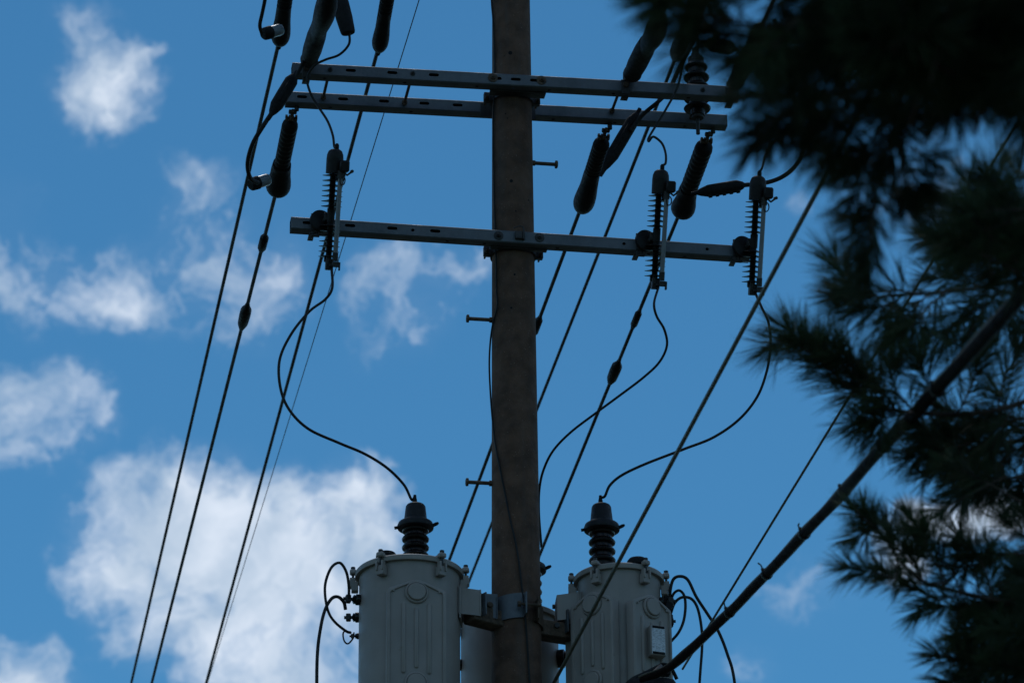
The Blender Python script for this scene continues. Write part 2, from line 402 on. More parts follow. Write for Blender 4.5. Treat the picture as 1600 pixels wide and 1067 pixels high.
# spacer bolts that tie front and rear arm together (parts of the front arm)
for (x, y), (x2, y2) in (((516, 118), (505, 155)), ((645, 125), (632, 163)), ((970, 148), (956, 176)), ((1093, 152), (1081, 186))):
    p1 = at(x, y, WF+AH*.5)-aF; p2 = at(x2, y2-2, WR-.012)-aF
    z = (p1.z+p2.z)/2
    z = p2.z
    p1 = Vector((p1.x, p1.y, z)); p1 = p2 - NX*(.366-.03)
    MB().tube([p1, p2+NX*.02], .0085, 8).lathe([(.0165, -.012), (.0165, .0)], frame(p2, NX), 6).build('spacer_bolt', 'rust', armF)

# pole bands: the clamps that hold the arms to the shaft
def pole_band(z, label, wfront, wrear=None):
    root = empty('pole_band', W(0, 0, z)); root.matrix_world = Matrix.Translation(W(0, 0, z)) @ YR
    tag(root, label, 'pole clamp', 'steel pole clamps behind the crossarms')
    r = pole_r(z)+.003
    MB().lathe([(r, -.03), (r+.007, -.03), (r+.007, .03), (r, .03)], None, 48, cap=False).build('strap', 'galv_dull', root)
    b = MB(); f = wfront+AH+.003
    b.box((0, f+.004, 0), (.29, .008, .075), None, .002)
    b.box((.01, (f-r)/2-.004, -.036), (.31, abs(f+r)-.0+.03, .008), None, .002)
    b.box((0, (f-r)/2, .034), (.20, max(.02, abs(f+r)-.01), .008), None, .002)
    b.build('saddle', 'galv_dull', root)
    for s in (-1, 1):
        MB().box((s*(r+.022), .0, 0), (.045, .035, .055), None, .003).build('lug', 'galv_dull', root)
        q = frame(Vector((s*(r+.03), -.02, -.012)), Vector((0, -1, 0)))
        MB().lathe([(.012, 0), (.012, .016)], q, 6).tube([(s*(r+.03), -.05, -.012), (s*(r+.03), .06, -.012)], .006, 8).build('bolt', 'rust', root)
    if wrear is not None:
        MB().box((0, wrear-.005, 0), (.31, .008, .085), None, .002).build('saddle', 'galv_dull', root)
    for s in (-.03, .035):
        MB().lathe([(.010, 0), (.010, .02)], frame(Vector((s, -r-.012, -.046)), Vector((0, 0, -1))), 6).build('bolt', 'galv_dull', root)
    return root
zF = uwz(aF+dF*LF/2)[2]-AH/2; zL = uwz(aL+dL*LL/2)[2]-AH/2; zT = uwz(aT)[2]-AH/2
pole_band(zF-.004, 'steel clamp holding the upper pair of crossarms to the pole', WF, WR)
pole_band(zL-.004, 'steel clamp holding the lower crossarm to the pole', WL)
pole_band(zT, 'steel clamp holding the topmost crossarms, out of view above', WF, WR)

# ---------------------------------------------------------------- dead-end insulators and conductors
def ribbed(b, m, L, r0, r1, n, depth=.006, z0=0, start=True):
    prof = []
    if start: prof += [(r0*.35, z0-.035), (r0*.75, z0-.022), (r0*.95, z0-.006)]
    for i in range(n):
        t = i/n; r = r0+(r1-r0)*t; za = z0+L*t; dz = L/n
        prof += [(r-depth, za+dz*.05), (r, za+dz*.3), (r, za+dz*.7), (r-depth, za+dz*.95)]
    b.lathe(prof, m, 20)
def deadend(attach, end, label, rsleeve=.042, rcover=.066, hw=True, split=.60, cap=None, cover=True, ribs=12, hwlen=.10, group='dead-end insulators under the arms', flat=.78, m_cover='rubber'):
    """insulator strung between the arm and the conductor; local +Z runs from arm to conductor"""
    d = end-attach; L = d.length
    root = empty('deadend_insulator', frame(attach, d, Z)); tag(root, label, 'insulator', group)
    if hw:
        b = MB()
        b.tube([(0, 0, -.03), (0, 0, hwlen*.6)], .010, 8)
        b.box((0, 0, hwlen*.35), (.045, .016, .02), None, .003)
        b.tube([(-.0, -.032, hwlen*.55), (0, .032, hwlen*.55)], .009, 8)
        b.lathe([(.02, 0), (.02, .012)], frame((0, .02, hwlen*.55), Vector((0, 1, 0))), 6)
        b.lathe([(.018, 0), (.018, .012)], frame((0, -.034, hwlen*.55), Vector((0, 1, 0))), 6)
        b.box((.012, .0, hwlen*.8), (.02, .03, hwlen*.55), None, .003)
        b.build('shackle', 'rust', root)
        b = MB(); b.box((0, 0, -.012), (.02, .045, .024), None, .003)
        b.lathe([(.014, 0), (.014, .05)], frame((0, .02, -.03), Vector((1, 0, 0))), 6)
        b.build('arm_clevis', 'galv_dull', root)
    z0 = hwlen if hw else 0; zs = L*split
    b = MB(); ribbed(b, None, zs-z0+.05, rsleeve, rsleeve*.97, ribs, z0=z0+.03); b.build('ribbed_sleeve', 'rubber', root)
    if cover:
        b = MB(); n = 22
        # clam-shell cover: a spindle that swells to a rounded bag on its lower (-X) side
        prof = []; vs = []; fs = []
        for k in range(17):
            t = k/16; z = zs-.06+(L-zs+.06)*t
            if t < .35: s = .74+.1*t/.35
            else: s = (.84+.16*math.sin(min(1, (t-.35)/.35)*math.pi/2)) if t < .7 else math.cos((t-.7)/.3*math.pi/2*.93)**.5
            r = rcover*max(.12, s)
            sag = -rcover*.32*math.sin(math.pi*min(1, max(0, (t-.15)/.8)))
            for i in range(n):
                a = 2*math.pi*i/n; vs.append((r*math.cos(a)*1.0+sag, r*math.sin(a)*flat, z))
        for k in range(16):
            for i in range(n): j = (i+1) % n; fs.append((k*n+i, k*n+j, k*n+n+j, k*n+n+i))
        fs += [tuple(range(n-1, -1, -1)), tuple(16*n+i for i in range(n))]
        b.add(vs, fs); b.lathe([(.006, 0), (.012, .01), (.012, .03), (.006, .045)], Matrix.Translation((rcover*.25, rcover*flat*.55, L-.055)), 8)
        b.build('clamp_cover', m_cover, root)
        MB().lathe([(.016, L-.03), (.017, L+.012), (.013, L+.03)], None, 12).build('wire_grip', 'rubber', root)
    return root
def power_line(name, pts, r, label, group, sleeves=(), k=2, m='cable'):
    root = empty(name, pts[0]); tag(root, label, 'power line', group)
    a = pts[0]; b_ = pts[1]; far = pts[-1]
    P_ = [Vector(p)-a for p in pts]
    MB().tube(P_, r, 8).build('conductor', m, root)
    for p0, p1, rr, kind in sleeves:
        d = (p1-p0); L = d.length; q = frame(p0-a, d)
        if kind == 'bulb': prof = [(rr*.35, 0), (rr*.55, L*.12), (rr, L*.25), (rr*1.04, L*.45), (rr*.95, L*.75), (rr*.6, L*.9), (rr*.35, L)]
        else: prof = [(rr*.6, 0), (rr*.7, L*.1), (rr, L*.16), (rr, L*.8), (rr*.75, L*.86), (rr*.6, L)]
        MB().lathe(prof, q, 14).build('splice_sleeve', 'rubber', root)
    return root
def line_from(p0, pix, u, extra=1.8):
    p1 = atu(pix[0], pix[1], u); d = p1-p0
    out = [p0]
    n = 10
    for i in range(1, n+1):
        t = i/n*extra; q = p0+d*t
        q.z -= .0*t; out.append(q)
    return out
GL = 'conductors running away below the pole top'
def on_line(p0, pix, u, y):
    p1 = atu(pix[0], pix[1], u)
    lo, hi = 0., 1.5
    for _ in range(40):
        t = (lo+hi)/2; q = p0+(p1-p0)*t-CAM; yy = 533.5-FPX*q.dot(UPV)/q.dot(FWD)
        if yy < y: lo = t
        else: hi = t
    return p0+(p1-p0)*t
# B : lower left
def setup(att, wa, end, far, name, label_i, label_l, r=.0115, sleeves=(), **kw):
    A_ = at(att[0], att[1], wa); u = uwz(A_)[0]; E_ = atu(end[0], end[1], u)
    ins = deadend(A_, E_, label_i, **kw)
    pts = line_from(E_-(E_-A_).normalized()*.06, far, u)
    sl = [(on_line(pts[0], far, u, ya), on_line(pts[0], far, u, yb), rr, kd) for ya, yb, rr, kd in sleeves]
    power_line('power_line', pts, r, label_l, GL, sl)
    return A_, E_, u
TOPW = .22
setup((454, -62), TOPW, (436, 70), (205, 1067), 'A', 'ribbed black insulator at top left with a clear capped clamp', 'leftmost black conductor, dropping from the top left insulator', split=.62, rsleeve=.044, rcover=.070)
setup((457, 177), .225, (432.5, 297), (237, 1067), 'B', 'ribbed black insulator hung from left end of the rear crossarm', 'second black conductor from left, with a bulb-shaped splice below the crossarms', split=.73, rsleeve=.046, rcover=.079,
      sleeves=((368, 392, .026, 'sleeve'), (474, 515, .034, 'bulb')), flat=.9)
setup((614, -52), TOPW, (591, 80), (322, 1067), 'C', 'smooth-bottomed black insulator cut by the top edge, right of the left cluster', 'third black conductor from left, passing behind the left fuse cutout', split=.60, rcover=.062)
setup((946, 206), .225, (907, 328), (700, 880), 'R1', 'black ribbed insulator under the rear crossarm just right of the pole', 'black conductor from the insulator right of the pole, crossing behind the pole', split=.56, rcover=.072, rsleeve=.048,
      sleeves=((496, 524, .024, 'sleeve'),), flat=.85)
setup((1108, -36), TOPW, (1055, 92), (730, 915), 'R2', 'black insulator cover at top right beside the post insulator', 'black conductor passing between the two hanging right insulators', split=.5, rcover=.064, rsleeve=.055, flat=.9)
setup((1107, 212), .225, (1063, 331), (848, 855), 'R3', 'ribbed black insulator hung from right end of the rear crossarm', 'rightmost black conductor, passing behind the middle fuse cutout', split=.76, rcover=.078, rsleeve=.052,
      sleeves=((486, 512, .022, 'sleeve'), (563, 600, .034, 'bulb')), flat=.9)
# arrestor wire thin
pt0 = at(655, 0, -.0); u_ = uwz(pt0)[0]; pt1 = atu(365, 935, u_); pm = atu(1, 1, u_)
dd = (pt1-pt0)
tag(MB().tube([pt0-dd*.15, pt0, pt1, pt1+dd*.6], .0030, 6).build('thin_wire', 'cable', loc=pt0), 'hair-thin black wire slanting down left of the pole', 'wire')

# insulators and lines that come forward over the viewer from the front arm
GF = 'insulators strung forward from the front crossarm'
def forward(att, end, label_i, label_l, fan=1, **kw):
    A_ = at(att[0], att[1], WF-.01); u = uwz(A_)[0]; E_ = atu(end[0], end[1], u)
    deadend(A_, E_, label_i, group=GF, **kw)
    d = (E_-A_).normalized()
    pts = [E_-d*.06+d*k*1.2 for k in range(0, 9)]
    power_line('power_line', pts, .0115, label_l, 'conductors coming forward over the viewer')
    return A_, E_, u
fl = forward((481, 101), (516, -14), 'black insulator rising from left end of the front crossarm', 'conductor rising forward out of the top edge at left', split=.46, rcover=.074, rsleeve=.052, ribs=1, hwlen=.05)
fm = forward((984, 124), (1034, 24), 'black insulator with rounded cover rising from front crossarm right of the pole', 'conductor rising forward into the pine, right of the pole', split=.52, rcover=.072, rsleeve=.055, ribs=1, hwlen=.06)
fr = forward((1146, 138), (1190, 42), 'black insulator rising from right end of front crossarm, half hidden by pine', 'conductor rising forward behind the pine branches at right', split=.55, rcover=.062, rsleeve=.050, ribs=1, hwlen=.06)
# arm saddles where those insulators are bolted (straps round the front arm)
for (x, y), lb in (((479, 112), 'left end'), ((977, 138), 'right of the pole'), ((1140, 150), 'right end')):
    p = at(x, y, WF); root = empty('arm_strap', Matrix.Translation(p) @ YR)
    tag(root, {'left end': 'rusty U-strap bolted round the left end of the front crossarm', 'right of the pole': 'rusty U-strap bolted round the front crossarm right of the pole', 'right end': 'rusty U-strap bolted round the right end of the front crossarm'}[lb], 'strap', 'rusty U-straps on the front crossarm')
    b = MB(); b.box((0, -.008, 0), (.046, .010, .084), None, .002); b.box((0, AH/2, .052-.01), (.05, AH+.03, .006), None, .002); b.box((0, AH/2-.01, -.046), (.040, AH*.9, .006), None, .002)
    b.build('strap', 'galv_dull', root)
    MB().lathe([(.017, 0), (.017, .014)], frame((0, -.013, .012), Vector((0, -1, 0))), 6).build('bolt', 'rust', root)
    MB().lathe([(.010, 0), (.010, .030)], frame((.006, AH*.3, -.045), Vector((0, 0, -1))), 6).build('bolt', 'rust', root)

# splice covers and heavy jumpers
def splice(p0, p1, r, label, lumps=0, m='rubber', tip=.30, blunt=False):
    d = p1-p0; L = d.length; root = empty('splice_cover', frame(p0, d, Z)); tag(root, label, 'splice cover', 'black splice covers on the jumpers')
    prof = [(r*tip, 0), (r*tip*1.2, L*.10), (r*.62, L*.16), (r, L*.30), (r*1.02, L*.55), (r, L*.80), (r*.6, L*.9), (r*tip*1.1, L*.93), (r*tip, L)]
    if blunt: prof = [(r*.3, -.004), (r*.78, -.002), (r*.86, .01), (r*.98, L*.25), (r, L*.5), (r*.8, L*.62), (r*.7, L*.9), (r*.4, L)]
    MB().lathe(prof, None, 18, sy=.82).build('cover_body', m, root)
    b = MB()
    if not lumps:
        b.box((r*.0, r*.80, L*.55), (r*.5, .008, L*.42), None, .003); b.build('closure_lip', m, root); return root
    for k in range(5): b.lathe([(r*.2, 0), (r*.42, r*.15), (r*.42, r*.6), (r*.2, r*.75)], Matrix.Translation((-r*.82, 0, L*(.28+.12*k))), 8)
    b.build('closure_lip', m, root)
    return root
s1a, s1b = at(419, 187, -.30), at(464, 112, -.30)
splice(s1a, s1b, .037, 'long black splice cover crossing the left ends of both upper crossarms')
heavy = [at(403, 286, .10), at(391, 278, .02), at(387, 255, -.08), at(395, 225, -.2), at(412, 196, -.28), at(428, 172, -.30)]
tag(cable('jumper_cable', heavy, .0125), 'thick black jumper looping down left of the hanging insulator to its clear cap', 'jumper cable')
tag(cable('jumper_cable', [at(460, 125, -.31), at(475, 95, -.34), at(489, 60, -.4), at(500, 30, -.5), at(507, -10, -.6), at(510, -60, -.7)], .011), 'thick black jumper rising from the left splice cover past the crossarm', 'jumper cable')
# capped connectors (clear plastic)
def clear_cap(p0, p1, label):
    d = p1-p0; L = d.length; root = empty('connector_cap', frame(p0, d, Z)); tag(root, label, 'connector cap', 'clear capped connectors beside the insulators')
    MB().lathe([(.028, 0), (.036, .01), (.038, L*.45), (.032, L*.5)], None, 16).build('cap', 'rubber', root)
    MB().lathe([(.034, L*.48), (.034, L), (.030, L+.01)], None, 16).build('clear_collar', 'clear', root)
clear_cap(at(391, 289, .20), at(417, 281, .24), 'clear plastic cap with black end beside the left hanging insulator')
clear_cap(at(411, 54, .24), at(437, 47, .28), 'clear plastic cap with black end at the top left insulator')
tag(cable('jumper_cable', [at(409, 53, .22), at(406, 40, .16), at(410, 20, .1), at(414, 0, .02), at(420, -40, -.1)], .0105), 'short black jumper leaving the top edge above the top left cap', 'jumper cable')
splice(at(544, 52, -.60), at(520, -40, -.60), .047, 'wedge-shaped black connector cover hanging at the top edge, left of the pole', blunt=True)
splice(at(938, 275, .06), at(1000, 170, .02), .037, 'black splice cover leaning beside the hanging insulator right of the pole')
tag(cable('jumper_cable', [at(985, 205, -.0), at(1004, 180, -.02), at(1030, 158, -.05), at(1046, 140, .0), at(1060, 110, .05), at(1085, 60, .0), at(1095, 20, -.1)], .0125), 'thick black jumper running from the right splice cover up behind the front crossarm', 'jumper cable')
splice(at(1080, 303, .25), at(1170, 288, .15), .036, 'lumpy black splice cover beside the rightmost hanging insulator', lumps=1)
tag(cable('jumper_cable', [at(1160, 290, .15), at(1200, 285, .08), at(1228, 273, .0), at(1248, 252, -.1), at(1256, 225, -.2), at(1245, 170, -.3), at(1225, 100, -.4), at(1210, 30, -.5)], .0125), 'thick black jumper curving up into the pine at the right end', 'jumper cable')
splice(at(1096, 66, -.15), at(1152, 78, -.25), .042, 'black splice cover half behind the pine above the post insulator')

# post insulator between the right ends of the two arms
pb = at(1090, 185, (WF+WR+AH)/2); pi_ = empty('post_insulator', Matrix.Translation(pb)); tag(pi_, 'dark porcelain post insulator with wide sheds standing between the right arm ends', 'insulator')
H = (185-78)*.00344/.906
MB().lathe([(.034, 0), (.034, H*.06)], None, 16).tube([(0, 0, -.10), (0, 0, .0)], .011, 8).build('stud', 'galv_dull', pi_)
prof = [(.040, H*.04)]
for k in range(5):
    z = H*(.12+.16*k); R_ = (.076, .076, .074, .074, .066)[k]
    prof += [(.045, z), (R_*.94, z+.004), (R_, z+.012), (R_*.94, z+.020), (.050, z+.034), (.044, z+.040)]
prof += [(.046, H*.93), (.028, H*.95), (.026, H)]
MB().lathe(prof, None, 32).build('porcelain_body', 'porcelain', pi_)
tp = pb+Vector((0, 0, H)); MB().lathe([(.018, H), (.020, H+.01), (.020, H+.035), (.013, H+.04)], None, 14).build('top_clamp', 'rubber', pi_)
tag(cable('jumper_cable', [tp+Vector((0, 0, .02)), at(1091, 72, 0), at(1088, 55, -.02), at(1080, 40, -.04), at(1078, 10, -.06), at(1078, -40, -.1)], .010), 'black jumper leaving the top of the post insulator', 'jumper cable')

# ---------------------------------------------------------------- fuse cutouts on the lower arm
def make_cutout():
    root = empty('fuse_cutout', Matrix.Identity(4))
    T = Matrix.Rotation(math.radians(23), 4, 'X')        # local body axis leans its top towards the viewer
    def t(v): return T @ Vector(v)
    def TM(x, y, z): return T @ Matrix.Translation((x, y, z))
    S_ = .00344
    # body origin: the metal belt in the middle
    MB().lathe([(.0165, -.235), (.0165, .22)], T, 16).build('insulator_core', 'darkpoly', root)
    MB().lathe([(.021, -.035), (.021, .04)], T, 16).build('belt', 'poly', root)
    shed = [(.016, -.002), (.030, -.0035), (.055, -.0050), (.057, -.0035), (.030, .0015), (.016, .006)]
    me = None
    for z in [.052+.0275*k for k in range(7)] + [-.052-.0275*k for k in range(7)]:
        if me is None:
            o = MB().lathe(shed, None, 24).build('shed', 'darkpoly', root); me = o
        else:
            o = bpy.data.objects.new('shed', me.data); col.objects.link(o); o.parent = root
        o.matrix_local = TM(0, 0, z)
    # hood
    b = MB(); b.lathe([(.046, .225), (.046, .300), (.044, .325), (.036, .345), (.022, .355), (.004, .358)], T @ Matrix.Translation((.005, -.006, 0)), 20, sx=1, sy=1.1)
    b.build('hood', 'poly', root)
    MB().lathe([(.010, 0), (.012, .005), (.012, .026), (.006, .035)], TM(.012, 0, .352), 10).build('terminal', 'rubber', root)
    b = MB(); b.box(t((.052, -.05, .262)), (.052, .07, .062), T, .008); b.box(t((.03, -.03, .215)), (.03, .05, .05), T, .006); b.build('latch_block', 'darkpoly', root)
    b = MB(); b.tube([t((.045, -.06, .235)), t((.068, -.07, .215)), t((.092, -.075, .235)), t((.100, -.075, .237))], .006, 8)
    b.tube([t((.092, -.055, .236)), t((.092, -.095, .236))], .009, 8)
    pr = [t((.045+.014*math.cos(a), -.07, .185+.024*math.sin(a))) for a in [2*math.pi*k/12 for k in range(13)]]
    b.tube(pr, .0035, 6); b.build('pull_ring', 'galv_dull', root)
    # fuse tube, in front and to the right of the body
    MB().tube([t((.034, -.055, .215)), t((.030, -.055, -.225))], .0125, 14).build('fuse_tube', 'tube', root)
    MB().tube([t((.034, -.055, .238)), t((.034, -.055, .195))], .0165, 12).build('tube_ferrule', 'galv_dull', root)
    MB().tube([t((.030, -.055, -.20)), t((.030, -.055, -.245))], .0155, 12).build('tube_ferrule', 'galv_dull', root)
    # bottom hinge
    b = MB(); b.box(t((.004, -.012, -.262)), (.040, .055, .060), T, .004); b.box(t((-.012, 0, -.235)), (.024, .03, .03), T, .004)
    b.box(t((.034, -.055, -.262)), (.038, .030, .030), T, .004); b.tube([t((.0, -.05, -.268)), t((.058, -.05, -.268))], .008, 8)
    b.box(t((.054, -.06, -.272)), (.008, .03, .045), T, .002); b.tube([t((-.002, -.03, -.215)), t((-.002, -.03, -.262))], .014, 10)
    b.build('hinge', 'galv_dull', root)
    # mounting: belt arm, round disc pair and clamp on the crossarm (crossarm is behind, to the left)
    b = MB(); b.tube([t((0, .0, .0)), (-.030, .055, -.005)], .012, 10); b.box((-.018, .03, .0), (.03, .05, .045), None, .004); b.build('belt_arm', 'galv_dull', root)
    b = MB(); q = frame(Vector((-.042, .050, -.004)), Vector((-.25, 1, .0)))
    b.lathe([(.050, 0), (.062, .006), (.062, .026), (.055, .032)], q, 28); b.build('swivel_disc', 'poly', root)
    b = MB(); b.box((-.062, .088, .0), (.070, .012, .100), None, .003)
    b.box((-.092, .13, -.068), (.03, .09, .008), None, .002); b.box((-.088, .094, -.05), (.010, .01, .06), None, .001); b.box((-.064, .092, -.062), (.008, .01, .04), None, .001)
    b.box((-.075, .092, -.080), (.05, .02, .008), None, .001)
    b.lathe([(.007, 0), (.007, .03)], frame((-.084, .1, -.075), Vector((0, 0, -1))), 6)
    b.build('mounting_bracket', 'galv_dull', root)
    return root
cut_px = [(517, 337), (1026, 368), (1178, 377.5)]
labels_c = ['grey polymer fuse cutout at left end of the lower crossarm', 'grey polymer fuse cutout on the lower crossarm beside the hanging insulator', 'grey polymer fuse cutout at right end of the lower crossarm']
proto = make_cutout(); cuts = []
for i, (x, y) in enumerate(cut_px):
    c = proto if i == 0 else copy_tree(proto)
    c.matrix_world = Matrix.Translation(at(x, y, WL-.095)) @ YR
    tag(c, labels_c[i], 'fuse cutout', 'fuse cutouts on the lower crossarm'); cuts.append(c)
def cut_pt(i, x, y, z, tilt=True):
    v = Vector((x, y, z)); T = Matrix.Rotation(math.radians(23), 4, 'X')
    return (Matrix.Translation(at(cut_px[i][0], cut_px[i][1], WL-.095)) @ YR) @ (T @ v if tilt else v)
top = [cut_pt(i, .012, 0, .38) for i in range(3)]; bot = [cut_pt(i, .016, -.04, -.285) for i in range(3)]

def J(label, pts, r=.0068): return tag(cable('jumper_cable', pts, r, k=10), label, 'jumper cable', 'thin jumper cables of the cutouts')
wc = WL-.24
J('thin black jumper from the top connector down over both upper arms to left cutout', [at(546, 52, -.60), at(545, 70, -.58), at(530, 86, -.54), at(508, 94, -.48), at(490, 104, -.42), at(480, 124, -.38), at(486, 148, -.36), at(498, 168, -.36), at(512, 190, -.37), at(520, 212, -.39), at(522.5, 230, wc+.02), top[0]])
J('thin black jumper crossing both upper arms to a hook above the middle cutout', [at(1064, 88, -.30), at(1065, 110, -.30), at(1057, 140, -.32), at(1040, 172, -.33), at(1024, 198, -.33), at(1013.5, 216, -.34), at(1014, 221, -.36), at(1021, 214, -.38), at(1034, 224, -.40), at(1040, 240, wc+.02), at(1040, 255, wc), top[1]])
J('thin black jumper dropping out of the pine to the right cutout', [at(1236, 195, -.25), at(1212, 218, -.30), at(1197, 240, -.36), at(1191, 262, wc), top[2]])

# ---------------------------------------------------------------- transformers
def az(a): return Vector((math.sin(a), -math.cos(a), 0))       # a: from the viewer's side towards the right
def make_transformer(loc, R, H, label, panels, lv, brk, bush_off, knob_off, clamp_az, plate=None, bush_flip=False, th=.040):
    """loc = centre of the lid's underside rim; body hangs below"""
    base = loc-Vector((0, 0, H))
    root = empty('transformer', base); tag(root, label, 'transformer', 'grey pole-mounted transformers')
    MB().lathe([(R*.985, 0), (R, .02), (R, H-.03), (R, H)], None, 72).build('tank', 'tank', root)
    MB().lathe([(R+.004, H-.012), (R+.020, H-.012), (R+.022, H-.006), (R+.022, H+.012), (R+.017, H+.018), (R*.9, H+.034), (R*.5, H+.05), (.01, H+.056)], None, 72).build('lid', 'tank', root)
    for a in clamp_az:
        a = math.radians(a); d = az(a); o = d*(R+.012)+Vector((0, 0, H)); rot = Matrix.Rotation(a, 4, 'Z')
        b = MB(); b.box(o+d*.010+Vector((0, 0, -.062)), (.046, .036, .052), rot, .003)
        b.box(o-Vector((0, 0, .04))+rot @ Vector((.017, -.022, 0)), (.010, .03, .05), rot, .002); b.box(o-Vector((0, 0, .04))+rot @ Vector((-.017, -.022, 0)), (.010, .03, .05), rot, .002)
        c = o+rot @ Vector((0, -.020, 0))
        b.box(c+Vector((0, 0, .022)), (.040, .034, .026), rot, .006); b.box(c+rot @ Vector((0, .024, .022)), (.034, .04, .016), rot, .004)
        cl = b.build('lid_clamp', 'tank', root)
        MB().tube([c+Vector((0, 0, -.06)), c+Vector((0, 0, .052))], .0065, 8).lathe([(.012, 0), (.012, .014)], Matrix.Translation(c+Vector((0, 0, .036))), 6).build('bolt', 'galv_dull', cl)
    for a, wd, top_, hh in panels:
        a = math.radians(a); d = az(a); rot = Matrix.Rotation(a, 4, 'Z')
        base_d = R-.018
        m = rot @ Matrix.Translation((0, -base_d, H-top_)) @ Matrix.Rotation(math.radians(90), 4, 'X')
        def outl(ins): w2 = wd/2-ins; t_ = -ins*.75; return [(-w2, -hh+ins), (w2, -hh+ins), (w2, -.066+t_), (w2-.004, -.056+t_), (w2-.014, -.049+t_), (.030, -.006+t_), (.012, t_), (-.012, t_), (-.030, -.006+t_), (-w2+.014, -.049+t_), (-w2+.004, -.056+t_), (-w2, -.066+t_)]
        b = MB(); o1 = outl(0); o2 = outl(.006); o3 = outl(.016); o4 = outl(.020); n = len(o1)
        vs = [m @ Vector((x, y, 0)) for x, y in o1]+[m @ Vector((x, y, th-.004)) for x, y in o1]+[m @ Vector((x, y, th)) for x, y in o2]+[m @ Vector((x, y, th)) for x, y in o3]+[m @ Vector((x, y, th-.010)) for x, y in o4]
        fs = [(k*n+i, k*n+(i+1) % n, k*n+n+(i+1) % n, k*n+n+i) for k in range(4) for i in range(n)] + [tuple(4*n+i for i in range(n))]
        b.add(vs, fs); pn = b.build('cooling_panel', 'tank', root)
        for yy in (-.068, -hh+.075):
            MB().lathe([(.062, th-.006), (.058, th+.001), (.052, th+.003), (.049, th-.001), (.047, th-.001), (.046, th+.010), (.043, th+.013)], m @ Matrix.Translation((0, yy, 0)), 36).build('boss', 'tank', pn)
        for xx, y0, y1 in ((-.066, -.125, -hh+.125), (0, -.150, -hh+.155), (.066, -.125, -hh+.125)):
            ym = (y0+y1)/2; ll = abs(y0-y1); bb = MB()
            for q, (w_, zz) in enumerate(((.024, th-.009), (.018, th-.002), (.012, th))):
                bb.v += [tuple(m @ Vector((x, y, zz))) for x, y in stadium_v(xx, ym, w_, ll-(.024-w_))]
            nn = len(bb.v)//3
            bb.f = [(k*nn+i, k*nn+(i+1) % nn, k*nn+nn+(i+1) % nn, k*nn+nn+i) for k in range(2) for i in range(nn)] + [tuple(2*nn+i for i in range(nn))]
            bb.build('rib', 'tank', pn)
        for sx_ in (-1, 1):
            MB().lathe([(.007, th-.006), (.006, th-.001)], m @ Matrix.Translation((sx_*(wd/2-.034), -.062, 0)), 10).build('rivet', 'tank', pn)
    # high-voltage bushing
    bx = Vector((bush_off[0], bush_off[1], H+.03)); bh = bush_off[2]
    bs = MB(); prof = [(.058, 0), (.056, .02)]
    z = .03
    nsh = 5
    for k in range(nsh):
        zz = bh*(.06+.125*k); R_ = .072 if k < 4 else .070
        prof += [(.052, zz), (R_*.96, zz+.006), (R_, zz+.014), (R_*.93, zz+.024), (.054, zz+.034)]
    prof += [(.050, bh*.66)]
    bu = bs.lathe(prof, Matrix.Translation(bx), 32).build('high_voltage_bushing', 'porcelain', root)
    c = [(.078, bh*.615), (.094, bh*.63), (.097, bh*.66), (.090, bh*.71), (.064, bh*.755), (.060, bh*.77), (.052, bh*.955), (.046, bh*.98), (.036, bh*.995), (.01, bh)]
    MB().lathe(c, Matrix.Translation(bx), 28).build('bushing_cap', 'darkpoly', bu)
    b = MB(); q = 1 if not bush_flip else -1
    b.lathe([(.006, -.018), (.010, 0), (.010, .018), (.006, .03)], frame(bx+Vector((q*.094, -.02, bh*.66)), Vector((q, 0, .5))), 8)
    b.lathe([(.006, -.018), (.009, 0), (.009, .016)], frame(bx+Vector((-q*.094, -.02, bh*.63)), Vector((-q, 0, -.2))), 8)
    b.lathe([(.012, bh-.003), (.012, bh+.02), (.009, bh+.035), (.008, bh+.05)], Matrix.Translation(bx+Vector((-.004, 0, 0))), 8)
    b.build('cap_tab', 'rubber', bu)
    # filler cap on the lid
    MB().lathe([(.045, 0), (.055, .006), (.055, .03), (.045, .044), (.02, .05)], Matrix.Translation((knob_off[0], knob_off[1], H+.02)), 24).build('filler_cap', 'rubber', root)
    # low-voltage bushings on the side
    for a, dz, ln, rr in lv:
        a = math.radians(a); d = az(a); q = frame(d*(R-.01)+Vector((0, 0, H+dz)), d)
        b = MB(); b.lathe([(rr, 0), (rr*1.05, ln*.35), (rr*.8, ln*.42), (rr*.9, ln*.5), (rr*.55, ln*.58)], q, 18)
        lb = b.build('low_voltage_bushing', 'porcelain', root)
        b = MB(); b.lathe([(rr*.35, ln*.5), (rr*.35, ln*1.15)], q, 8); b.box(q @ Vector((0, 0, ln*.85)), (rr*1.1, rr*1.0, rr*1.5), Matrix.Rotation(a, 4, 'Z'), .004)
        b.lathe([(rr*.28, -rr*1.1), (rr*.28, rr*1.1)], frame(q @ Vector((0, 0, ln*.9)), Vector((0, 0, 1))), 6)
        b.build('terminal', 'galv_dull', lb)
    # welded bracket towards the pole
    for a, top_, hgt, out in brk:
        a = math.radians(a); d = az(a); rot = Matrix.Rotation(a, 4, 'Z'); b = MB()
        for s in (-1, 1):
            mb_ = rot @ Matrix.Translation((s*.06, -R+.01, H-top_)) @ Matrix.Rotation(math.radians(90), 4, 'Y')
            b.prism([(0, 0), (.02, -out), (hgt*.95, -out), (hgt*.85, 0)], mb_, .008)
        b.box(d*(R+out-.012)+Vector((0, 0, H-top_-hgt/2)), (.128, .008, hgt*.8), rot, .002)
        b.box(d*(R+.004)+Vector((0, 0, H-top_-hgt/2)), (.15, .010, hgt*1.05), rot, .002)
        bk = b.build('hanger_bracket', 'tank', root)
